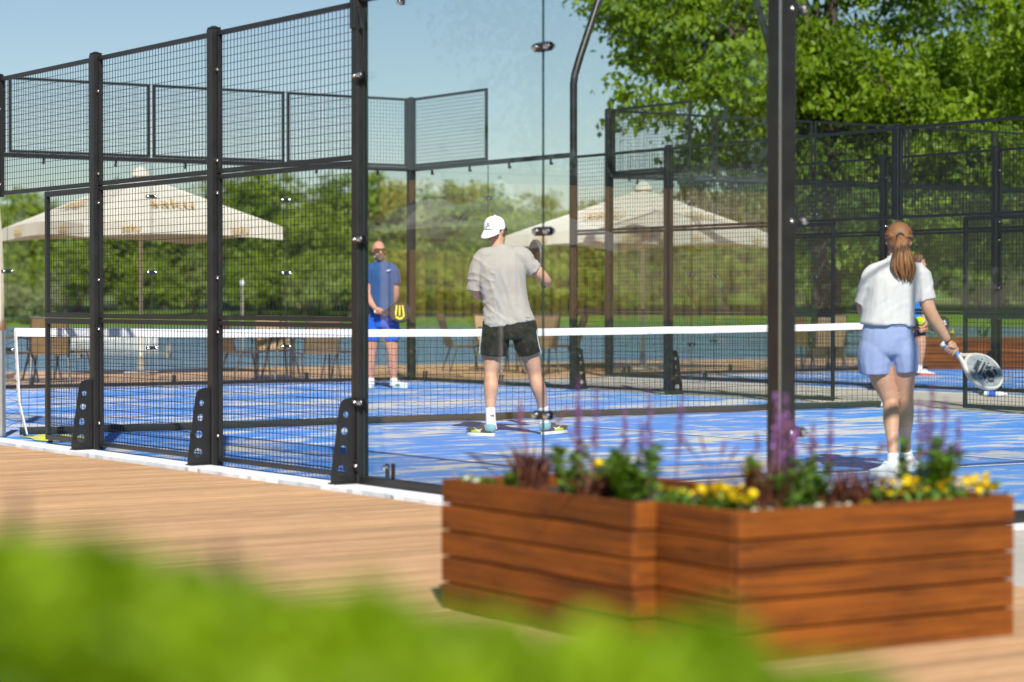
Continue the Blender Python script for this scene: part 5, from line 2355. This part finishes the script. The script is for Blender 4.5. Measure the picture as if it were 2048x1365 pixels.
# cap turned backwards
q = MB()
Mh = A.Mh
prof = [(.001, .128), (.03, .126), (.058, .115), (.078, .095), (.089, .068), (.093, .035), (.093, .012)]
V, F = [], []
n = 32
for r_, z in prof:
    for k in range(n):
        a = 2 * math.pi * k / n
        rr = r_ * (1 + .012 * abs(math.sin(a * 3)))
        V.append(Mh @ Vector((rr * math.cos(a) * .93, rr * math.sin(a) * 1.10 - .012, z - .005)) + A.hc)
for i in range(len(prof) - 1):
    for k in range(n):
        F.append((i * n + k, (i + 1) * n + k, (i + 1) * n + (k + 1) % n, i * n + (k + 1) % n))
q.add(V, F)
capo = q.build('cap', M['cap_white'], A.root, True, angle=60)
q = MB()
V = []
for j in range(6):
    for i in range(15):
        u = -1 + 2 * i / 14
        a = -math.pi / 2 + u * 1.15
        ext = .066 * (1 - u * u * .7) * j / 5
        x = .093 * .93 * math.cos(a) * (1 + .06 * j / 5)
        y = .093 * 1.1 * math.sin(a) - .012 - ext
        z = .010 - 1.0 * ext - .012 * (u * u) * j / 5
        V.append(Mh @ Vector((x, y, z)) + A.hc)
m = len(V)
V2 = [v + Vector((0, 0, -.005)) for v in V]
F = []
for j in range(5):
    for i in range(14):
        a = j * 15 + i
        F.append((a, a + 1, a + 16, a + 15))
        F.append((m + a, m + a + 15, m + a + 16, m + a + 1))
edge = [i for i in range(15)] + [15 * j + 14 for j in range(1, 6)] + [75 + i for i in range(13, -1, -1)] + [15 * j for j in range(4, 0, -1)]
for i in range(len(edge)):
    a, b_ = edge[i], edge[(i + 1) % len(edge)]
    F.append((a, m + a, m + b_, b_))
q.add(V + V2, F)
q.build('brim', M['cap_white'], capo, True, angle=60)
q = MB()


def on_cap(u, w):
    """point on the rear panel of the cap: u sideways, w up"""
    a = -math.pi / 2 + u / .10
    z = .040 + w
    r_ = np.interp(z + .005, [p_[1] for p_ in prof][::-1], [p_[0] for p_ in prof][::-1]) + .002
    return tuple(Mh @ Vector((r_ * math.cos(a) * .93, r_ * math.sin(a) * 1.10 - .012, z)) + A.hc)


for pth in ([(0, .004), (.002, .016), (-.002, .026)], [(0, .004), (-.014, -.004), (-.018, -.008)], [(0, .004), (.014, .001), (.026, .000)], [(0, .017), (.010, .022)], [(-.001, .018), (-.010, .017)]):
    q.tube([on_cap(*p_) for p_ in pth], .0032, n=6, per=2)
q.ball(on_cap(-.001, .029), .004, 6)
q.build('cap_emblem', M['ink'], capo, True)
q = MB()
q.lathe([(.011, .122), (.009, .130), (.002, .133)], n=8, M=Mh)
q.v = [tuple(Vector(v) + A.hc) for v in q.v]
q.build('cap_button', M['cap_white'], capo, True)


def beard(P, mat, sc=1.0):
    q = MB()
    for c_, r_ in (((0, .042, -.072), (.058, .054, .046)), ((0, .068, -.100), (.036, .031, .030)), ((-.052, .022, -.045), (.022, .032, .045)), ((.052, .022, -.045), (.022, .032, .045)), ((0, .092, -.045), (.030, .010, .008))):
        q.ball(P.H(c_), tuple(k * sc for k in r_), 14, M=P.Mh)
    me = remesh(q, .006, 2, 'beard')
    wrinkle(me, lambda p, n: .003 * noise.noise(p * 160))
    return link('beard', me, mat, P.root)


def glasses(P, lens, frame):
    g = MB()
    V = []
    for i in range(13):
        u = -1 + 2 * i / 12
        a = u * 1.12
        x, y = .078 * math.sin(a), .046 + .058 * math.cos(a)
        hgt = .021 * (1 - .35 * u * u) - (.008 if abs(u) < .12 else 0)
        V += [P.H((x, y, .006 + hgt)), P.H((x, y + .002, .004 - hgt))]
    g.add(V, [(2 * i, 2 * i + 2, 2 * i + 3, 2 * i + 1) for i in range(12)])
    o = g.build('sunglasses', lens, P.root, True)
    f = MB()
    f.tube([V[2 * i] for i in range(13)], .0035, n=5)
    for s in (-1, 1):
        f.tube([P.H((s * .072, .072, .012)), P.H((s * .082, .03, .012)), P.H((s * .080, -.02, .004))], .0042, n=5)
    f.build('glasses_frame', frame, o, True)
    return o


beard(A, M['beard_brown'])
glasses(A, M['lens_dark'], M['ink'])
q = MB()
q.ball(A.H((0, -.02, .012)), (.081, .098, .045), 18, M=Mh)
q.build('hair', hair_mat('short_brown_hair', (.08, .04, .02), (.20, .10, .05)), A.root, True)
M['racket_black'] = simple('black_racket_carbon', (.014, .013, .013), .65, var=.3, scale=40)
M['racket_grey'] = simple('grey_racket_frame', (.075, .07, .068), .5)
racket(local_to_world(A, gr0), dir_world(gax), dir_world(Vector((-.93, -.36, .0))), 'black padel racket held upright beside the shoulder of the man in grey',
       (M['racket_black'], M['racket_grey'], M['ink']))

# ---------------- woman in white, seen from behind
B = Person(1795, 15.35, 'woman with a red ponytail seen from behind, white t-shirt and pale blue shorts')
B.b.tube([tuple(B.X(1776, 705)), tuple(B.X(1774, 670)), tuple(B.X(1778, 630)), tuple(B.X(1784, 580)), tuple(B.X(1790, 540)), tuple(B.X(1793, 518))],
         [.13, .145, .12, .13, .105, .055], [.10, .11, .09, .10, .07, .05], n=20, per=4)
B.limb([(1792, 522, .0, .052), (1794, 505, .02, .047), (1796, 490, .02, .05)])
B.head(B.X(1798, 482, .03), rad(12), rad(-4), .97)
B.limb([(1755, 705, 0, .088), (1761, 745, .0, .082), (1775, 785, .01, .062), (1782, 808, .0, .052), (1783, 840, -.08, .053), (1785, 875, -.14, .039), (1787, 905, -.18, .034), (1787, 938, -.20, .034)])
B.limb([(1803, 708, 0, .096), (1805, 745, .02, .090), (1809, 785, .04, .064), (1812, 806, .05, .054), (1811, 840, .10, .055), (1811, 872, .20, .040), (1813, 898, .30, .034), (1815, 925, .34, .034)])
B.limb([(1836, 548, 0, .056), (1848, 590, .0, .050), (1859, 622, .0, .046), (1870, 642, .01, .043), (1884, 664, .04, .036), (1897, 684, .06, .026), (1901, 692, .06, .026)])
B.limb([(1750, 548, 0, .054), (1734, 590, .03, .046), (1727, 620, .09, .042), (1752, 638, .24, .038), (1800, 652, .33, .028), (1822, 656, .36, .025)])
gb = B.X(1886, 689, .05)
ax = (B.X(1990, 760, .05) - gb).normalized()
B.fist(gb + ax * .060, ax, (.12, -.75, .65), B.X(1897, 684, .055), r=.017, sc=.96)
# left hand cradling the ball
bc = B.X(1840, 643, .36)
wv = B.X(1820, 656, .36)
B.h.tube([tuple(wv), tuple(wv.lerp(bc, .45) + Vector((0, 0, -.024))), tuple(bc + Vector((-.004, 0, -.040)))], [.024, .034, .030], [.018, .015, .012], n=12, right=(0, 1, 0), per=3, dome=True)
for i, (yo, ln) in enumerate(((-.030, .9), (-.010, 1.05), (.012, 1.0), (.032, .85))):
    P_ = []
    for j in range(6):
        an = -1.75 + 1.55 * ln * j / 5
        R_ = .042
        P_.append(tuple(bc + Vector((math.cos(an) * R_, yo * (1 - .2 * j / 5), math.sin(an) * R_))))
    B.h.tube(P_, np.linspace(.0088, .0068, 6), n=8, right=(0, 1, 0), dome=True)
B.h.tube([tuple(bc + Vector((-.034, -.02, -.030))), tuple(bc + Vector((-.044, -.020, -.004))), tuple(bc + Vector((-.038, -.016, .020)))], [.011, .0095, .008], n=8, per=3, dome=True)
B.finish(M['skin'])
q = MB()
B.limb([(1774, 650, 0, B.W(55), .155), (1775, 628, 0, B.W(55), .15), (1779, 600, 0, B.W(54), .145), (1784, 570, 0, B.W(54), .14), (1788, 550, 0, B.W(51.5), .125), (1791, 535, 0, B.W(43), .10), (1793, 522, .0, B.W(25), .075), (1793, 514, .01, B.W(15.5), .058)],
       n=24, mb=q, dome=False)
B.limb([(1790, 545, 0, .08), (1752, 551, 0, .080), (1736, 580, .02, .072), (1728, 608, .05, .072)], mb=q, dome=False)
B.limb([(1795, 545, 0, .08), (1834, 551, 0, .082), (1845, 578, .0, .073), (1851, 602, .0, .068)], mb=q, dome=False)


def white_folds(p, n):
    z = p.z
    lo = max(0, min(1, (1.38 - z) / .3))
    d = .004 * noise.noise(Vector((p.x * 6, p.y * 6, z * 3)))
    d += .015 * lo * (ridge(Vector((p.x + .10 * z, p.y, z)), 8, 4, 1.1, 3) - .5)
    d += .006 * (ridge(Vector((p.x, p.y, z - p.x * .5)), 5, 5, 9, 8) - .4) * (1 if abs(p.x) > .08 else .4)
    return d


ts = B.garment('t_shirt', q, M['tee_white'], .0075, 3, white_folds)
q = MB()
q.tube([tuple(B.X(1793, 514, .01) + Vector((math.cos(a) * .056, math.sin(a) * .060, .006 * math.sin(a)))) for a in np.linspace(0, 6.6, 26)], .005, n=6)
q.build('collar', M['tee_white'], ts, True)
q = MB()
B.limb([(1776, 646, 0, B.W(48), .125), (1775, 672, 0, B.W(54), .14), (1776, 700, 0, B.W(57), .14), (1776, 712, 0, B.W(52), .12)], n=20, mb=q, dome=False)
B.limb([(1764, 672, 0, .09, .10), (1754, 695, 0, .120, .125), (1749, 722, .0, .114, .13), (1749, 750, .0, .098, .125)], mb=q, dome=False)
B.limb([(1795, 672, 0, .09, .10), (1802, 694, 0, .112, .13), (1807, 716, .01, .102, .135), (1809, 742, .02, .088, .13)], mb=q, dome=False)
sb = B.garment('shorts', q, M['shorts_blue'], .008, 3, lambda p, n: .0055 * (ridge(Vector((p.x, p.y, p.z + p.x * .3)), 6, 4, 3.2, 5) - .5) + .004 * (ridge(p, 5, 5, 14, 1) - .5) * (1 if p.z > .98 else .3))
q = MB()
B.limb([(1776, 644, 0, B.W(47.5), .127), (1776, 652, 0, B.W(49.5), .132)], n=24, mb=q, dome=False)
q.build('waistband', M['shorts_blue'], sb, True)
for pts in (((1787, 908, -.18, .038), (1787, 925, -.19, .040), (1786, 942, -.20, .045)), ((1813, 902, .30, .038), (1815, 915, .33, .040), (1816, 928, .34, .045))):
    q = MB()
    B.limb(pts, mb=q, dome=False)
    q.build('sock', M['sock'], B.root, True)
hl = B.X(1796, 950, -.22)
B.shoe((hl.x, -.26, .012), rad(-38), M['shoe_white'], M['sole'], None, L=.255)
hl = B.X(1816, 938, .30)
B.shoe((hl.x, .28, .012), rad(22), M['shoe_white'], M['sole'], None, L=.255)
tie = B.H((.012, -.108, .020))
M['hair_red'] = hair_mat('auburn_hair', (.08, .03, .011), (.40, .19, .080), tuple(tie))
M['hair_tail'] = hair_mat('auburn_ponytail', (.08, .03, .011), (.43, .20, .080))
q = MB()
q.ball(B.H((0, -.022, .030)), (.086, .096, .096), 40, M=B.Mh)
q.ball(B.H((0, -.03, -.022)), (.078, .076, .064), 36, M=B.Mh)
me = remesh(q, .006, 3, 'hair')
wrinkle(me, lambda p, n: .0022 * noise.noise((p - Vector(tie)).normalized() * 24))
hr = link('hair', me, M['hair_red'], B.root)
q = MB()
rg = random.Random(15)
for i in range(230):
    # combed locks running over the head into the tie
    a = rg.uniform(-.25, math.pi + .25)
    s0 = Vector((math.cos(a) * .083, rg.uniform(.0, .055), .030 + math.sin(a) * .088))
    s1 = Vector((math.cos(a) * .087 + rg.uniform(-.006, .006), -.045 + rg.uniform(-.012, .012), .030 + math.sin(a) * .080))
    s2 = Vector((math.cos(a) * .052, -.100, .026 + math.sin(a) * .045))
    q.tube([B.H(s0), B.H(s1), B.H(s2), tie], [.0008, rg.uniform(.0018, .0034), rg.uniform(.002, .0032), .002], n=5, per=4)
for i in range(26):
    a = rg.uniform(0, math.pi)
    s0 = Vector((math.cos(a) * .086, rg.uniform(-.06, .03), .030 + math.sin(a) * .094))
    s1 = s0 + Vector((rg.uniform(-.02, .02), -.02, rg.uniform(.0, .016)))
    q.tube([B.H(s0), B.H((s0 + s1) / 2 + Vector((0, 0, .006))), B.H(s1)], [.0009, .0009, .0005], n=3, per=3)
q.build('hair_locks', M['hair_tail'], hr, True, angle=180)
q = MB()
rg = random.Random(5)
for i in range(64):
    a = rg.uniform(0, 6.28)
    s_ = rg.random() ** .5
    e1 = B.X(1803 + 19 * s_ * math.cos(a), 512 + rg.uniform(-4, 4), -.125 + .035 * s_ * math.sin(a))
    e2 = B.X(1803 + 25 * s_ * math.cos(a) + 2, 538 + rg.uniform(-3, 3), -.135 + .035 * s_ * math.sin(a))
    e3 = B.X(1808 + 15 * s_ * math.cos(a) + rg.uniform(-4, 4), 556 + rg.uniform(-6, 9) + 4 * math.cos(a), -.13 + .03 * s_ * math.sin(a))
    t0 = Vector(tie) + Vector((.010 * s_ * math.cos(a), -.004, .008 * s_ * math.sin(a)))
    q.tube([tuple(t0), tuple(t0.lerp(e1, .4) + Vector((0, -.022, .012))), tuple(e1), tuple(e2), tuple(e3)], [.006, .011, .013, .011, .002], n=6, per=4)
pt = q.build('ponytail', M['hair_tail'], hr, True, angle=180)
q = MB()
q.tube([tuple(Vector(tie) + Vector((math.cos(a) * .020, -.006, math.sin(a) * .018))) for a in np.linspace(0, 6.8, 16)], .0075, n=6)
q.build('hair_tie', M['ink'], pt, True)
q = MB()
wr = B.X(1895, 681, .05)
wd = (B.X(1901, 692, .06) - B.X(1884, 664, .04)).normalized()
s1 = wd.cross(Vector((0, 1, 0))).normalized()
s2 = wd.cross(s1)
q.tube([tuple(wr + s1 * .031 * math.cos(a) + s2 * .030 * math.sin(a)) for a in np.linspace(0, 6.7, 18)], .0042, n=6)
q.build('wrist_strap', M['ink'], B.root, True)
M['face_pale'] = simple('pale_grey_racket_face', (.34, .37, .40), .35, var=.25, scale=20)
M['frame_cream'] = simple('cream_racket_frame', (.66, .62, .55), .35)
M['grip_blue'] = simple('blue_grip', (.10, .28, .62), .6)
em = (M['shoe_dark'], [([(-.045, .262), (.045, .262)], .016), ([(-.052, .300), (.052, .300)], .009), ([(-.014, .335), (.0, .385), (.014, .335)], .017), ([(-.055, .345), (-.028, .322)], .010), ([(.055, .345), (.028, .322)], .010),
                       ([(-.060, .375), (-.03, .405)], .010), ([(.060, .375), (.03, .405)], .010)])
racket(local_to_world(B, gb), dir_world(ax), dir_world(Vector((.15, -.72, .58))), 'white framed padel racket in the right hand of the woman in white',
       (M['face_pale'], M['frame_cream'], M['white']), emblem=em, hw=.122, grip_mat=M['grip_blue'])
M['ball'] = cloth('tennis_felt', (.52, .66, .02), .95, weave=300)
bo = empty('tennis_ball', local_to_world(B, bc), 0, 'bright yellow ball held at the hip by the woman in white', 'ball')
q = MB()
q.ball((0, 0, 0), .0335, 24)
q.build('felt', M['ball'], bo, True)
q = MB()
q.tube([(.0335 * math.cos(t_) * math.sqrt(max(0, 1 - (.55 * math.sin(2 * t_)) ** 2)), .0335 * math.sin(t_) * math.sqrt(max(0, 1 - (.55 * math.sin(2 * t_)) ** 2)), .0335 * .55 * math.sin(2 * t_)) for t_ in np.linspace(0, 6.4, 60)], .0016, n=5)
q.build('seam', M['white'], bo, True)

# ---------------- bald man in blue at the far end
Cc = Person(768, 30.6, 'bald bearded man in blue t-shirt and sunglasses facing the camera beyond the net')
Cc.b.tube([tuple(Cc.X(764, 650)), tuple(Cc.X(764, 638)), tuple(Cc.X(763, 600)), tuple(Cc.X(762, 560)), tuple(Cc.X(760, 535)), tuple(Cc.X(758, 522))],
          [.13, .16, .155, .155, .13, .065], [.10, .12, .12, .11, .08, .06], n=20, per=4)
Cc.limb([(758, 530, .0, .060), (757, 518, -.01, .060), (757, 508, -.01, .062)])
Cc.head(Cc.X(757.5, 502, -.02), rad(163), rad(-2), 1.06)
Cc.limb([(748, 655, 0, .105), (743, 690, .0, .082), (742, 712, -.01, .062), (741, 735, .02, .062), (741, 758, .03, .042), (741, 770, .03, .04)])
Cc.limb([(779, 655, 0, .105), (783, 690, .0, .085), (785, 712, -.01, .064), (786, 735, .02, .064), (787, 758, .03, .042), (788, 770, .03, .04)])
Cc.limb([(740, 540, 0, .066), (736, 566, -.02, .056), (735, 588, -.05, .05), (741, 604, -.14, .044), (748, 614, -.20, .034), (751, 619, -.22, .031)])
Cc.limb([(785, 540, 0, .066), (790, 565, .04, .055), (791, 590, .09, .05), (787, 606, .16, .042), (778, 615, .22, .034)])
gc = Cc.X(750, 624, -.25)
axc = (Cc.X(800, 624.5, -.25) - gc).normalized()
Cc.fist(gc + axc * .045, axc, (-.1, -.6, .6), Cc.X(751, 617, -.22), r=.017, sc=1.05)
Cc.finish(M['skin_red'], .0075)
q = MB()
Cc.limb([(764, 634, 0, Cc.W(27), .16), (764, 605, 0, Cc.W(26), .155), (763, 575, 0, Cc.W(25.5), .15), (762, 550, 0, Cc.W(26), .14), (761, 535, 0, Cc.W(24), .115), (759, 526, 0, Cc.W(14), .09), (758, 521, 0, Cc.W(10), .07)], n=22, mb=q, dome=False)
Cc.limb([(760, 540, 0, .09), (742, 541, 0, .09), (737, 556, -.01, .078), (735, 568, -.02, .074)], mb=q, dome=False)
Cc.limb([(762, 540, 0, .09), (782, 541, 0, .09), (789, 555, .02, .078), (791, 566, .04, .074)], mb=q, dome=False)
tb = Cc.garment('t_shirt', q, M['tee_blue'], .009, 3, lambda p, n: .010 * (ridge(p, 5, 4, 3, 2) - .5) * max(0, min(1, (1.6 - p.z) / .3)))
q = MB()
q.tube([tuple(Cc.X(773, 541, -.134)), tuple(Cc.X(776, 542, -.134)), tuple(Cc.X(782, 539, -.128))], [.004, .010, .002], [.006, .006, .004], n=6, per=3)
q.build('shirt_emblem', M['silver'], tb, True)
q = MB()
Cc.limb([(764, 626, 0, Cc.W(26.5), .15), (764, 645, 0, Cc.W(29), .15), (764, 655, 0, Cc.W(28), .13)], n=20, mb=q, dome=False)
Cc.limb([(749, 645, 0, .118), (745, 665, 0, .114), (743, 682, 0, .108)], mb=q, dome=False)
Cc.limb([(779, 645, 0, .118), (783, 665, 0, .114), (785, 682, 0, .108)], mb=q, dome=False)
Cc.garment('shorts', q, M['shorts_royal'], .009, 2, lambda p, n: .008 * (ridge(p, 7, 5, 4, 6) - .5))
for px_ in (741.5, 787.5):
    q = MB()
    Cc.limb([(px_, 757, .03, .046), (px_, 772, .02, .05)], mb=q, dome=False, per=2)
    q.build('sock', M['sock'], Cc.root, True)
hl = Cc.X(741, 775, .1)
Cc.shoe((hl.x, .06, .012), rad(176), M['shoe_white'], M['sole'], (M['green_acc'], M['shoe_white']), L=.30)
hl = Cc.X(785, 775, .1)
Cc.shoe((hl.x, .06, .012), rad(138), M['shoe_white'], M['sole'], (M['green_acc'], M['shoe_white']), L=.30)
beard(Cc, M['beard_grey'], 1.04)
glasses(Cc, M['lens'], M['ink'])
q = MB()
wr = Cc.X(748.5, 615, -.205)
q.tube([tuple(wr + Vector((math.cos(a) * .038, .03 * math.sin(a), .026 * math.sin(a)))) for a in np.linspace(0, 6.7, 16)], .006, n=6)
q.build('wristband', M['ink'], Cc.root, True)
M['logo_yellow'] = simple('yellow_print', (.75, .62, .01), .5)
ew = (M['logo_yellow'], [([(.085, .355), (-.045, .372), (-.07, .36)], .012), ([(.085, .318), (-.05, .318)], .012), ([(.085, .280), (-.045, .268)], .012), ([(-.075, .355), (-.088, .318), (-.062, .27)], .016)])
racket(local_to_world(Cc, gc), dir_world(axc), dir_world(Vector((.25, -.95, .1))), 'black padel racket with a yellow three pronged emblem, held by the bald man',
       (M['racket_black'], M['racket_black'], M['white']), emblem=ew, grip_mat=M['ink'])

# ---------------- player on the second court, mostly hidden behind the woman
D = Person(1836, 35.6, 'curly haired player on the second court, mostly hidden behind the woman in white')
D.b.tube([tuple(D.X(1829, 665)), tuple(D.X(1829, 640)), tuple(D.X(1829, 605)), tuple(D.X(1829, 575)), tuple(D.X(1829, 556)), tuple(D.X(1830, 548))],
         [.15, .155, .13, .15, .15, .07], [.11, .115, .10, .11, .09, .06], n=18, per=4)
D.limb([(1831, 552, 0, .056), (1833, 540, 0, .052), (1835, 532, 0, .054)])
D.head(D.X(1837, 527, 0), rad(112), rad(-8), 1.0)
D.limb([(1824, 655, 0, .10), (1826, 690, .1, .08), (1828, 705, .12, .06), (1829, 722, .16, .055), (1830, 740, .2, .04)])
D.limb([(1836, 655, 0, .10), (1841, 680, -.05, .082), (1843, 698, -.06, .06), (1841, 716, -.03, .056), (1839, 733, .0, .04), (1839, 744, 0, .04)])
D.limb([(1838, 564, -.04, .056), (1843, 590, -.06, .048), (1845, 612, -.08, .044), (1847, 630, -.12, .036), (1848, 645, -.16, .03)])
D.limb([(1822, 564, .04, .056), (1818, 600, .1, .046), (1828, 625, .2, .036), (1838, 635, .26, .03)])
gd = D.X(1840, 663, -.18)
axd = (D.X(1866, 654, -.18) - gd).normalized()
D.fist(gd + axd * .03, axd, (.1, -.3, .9), D.X(1846, 642, -.16), r=.018)
D.finish(M['skin'], .008)
q = MB()
D.limb([(1829, 650, 0, .18, .14), (1829, 610, 0, .165, .135), (1829, 580, 0, .175, .135), (1829, 563, 0, .17, .11), (1830, 552, 0, .085, .075)], n=20, mb=q, dome=False)
D.limb([(1829, 566, 0, .08), (1838, 566, -.04, .08), (1843, 596, -.06, .066)], mb=q, dome=False)
D.limb([(1829, 566, 0, .08), (1821, 566, .04, .08), (1818, 596, .09, .066)], mb=q, dome=False)
D.garment('t_shirt', q, M['tee_cyan'], .01, 2, lambda p, n: .008 * (ridge(p, 5, 5, 4, 9) - .5))
q = MB()
D.limb([(1829, 642, 0, .175, .135), (1829, 662, 0, .18, .13)], n=18, mb=q, dome=False, per=2)
D.limb([(1824, 652, .02, .115), (1825, 678, .06, .105)], mb=q, dome=False, per=2)
D.limb([(1836, 652, -.01, .115), (1839, 674, -.04, .105)], mb=q, dome=False, per=2)
D.garment('shorts', q, M['navy'], .01, 2)
for pts in (((1839, 728, .0, .046), (1839, 746, 0, .048)), ((1830, 732, .19, .046), (1830, 748, .2, .048))):
    q = MB()
    D.limb(pts, mb=q, dome=False, per=2)
    q.build('sock', M['sock'], D.root, True)
D.shoe((.01, 0, .012), rad(84), M['shoe_white'], M['orange_acc'], None, L=.27)
D.shoe((-.06, .2, .012), rad(30), M['shoe_white'], M['orange_acc'], None, L=.27)
q = MB()
rg = random.Random(11)
q.ball(D.H((0, -.022, .038)), (.088, .098, .090), 20, M=D.Mh)
for i in range(70):
    a, e_ = rg.uniform(0, 6.28), rg.uniform(-.25, 1.4)
    v = Vector((math.cos(a) * math.cos(e_) * .085, math.sin(a) * math.cos(e_) * .096 - .024, math.sin(e_) * .088 + .038))
    if v.y > .045 and v.z < .07:
        continue
    q.ball(D.H(v), rg.uniform(.014, .024), 8)
me = remesh(q, .007, 1, 'hair')
link('hair', me, hair_mat('brown_curls', (.07, .03, .012), (.22, .10, .04)), D.root)
for s in (-1, 1):
    q = MB()
    q.ball(D.H((s * .033, .080, .010)), .011, 10)
    e_ = q.build('eye', M['white'], D.root, True)
    q = MB()
    q.ball(D.H((s * .034, .088, .010)), .0055, 8)
    q.build('iris', M['ink'], e_, True)
edm = (M['white'], [([(-.06, .27), (.06, .27)], .010), ([(-.07, .31), (.07, .31)], .010), ([(-.06, .35), (.06, .35)], .010), ([(-.035, .40), (.035, .40)], .009), ([(-.03, .25), (-.02, .41)], .006), ([(.03, .25), (.02, .41)], .006)])
racket(local_to_world(D, gd), dir_world(axd), dir_world(Vector((.3, -.95, .1))), 'black padel racket with a white pattern held by the player on the second court',
       (M['racket_black'], M['racket_black'], M['orange_acc']), emblem=edm, hw=.118, grip_mat=M['orange_acc'])
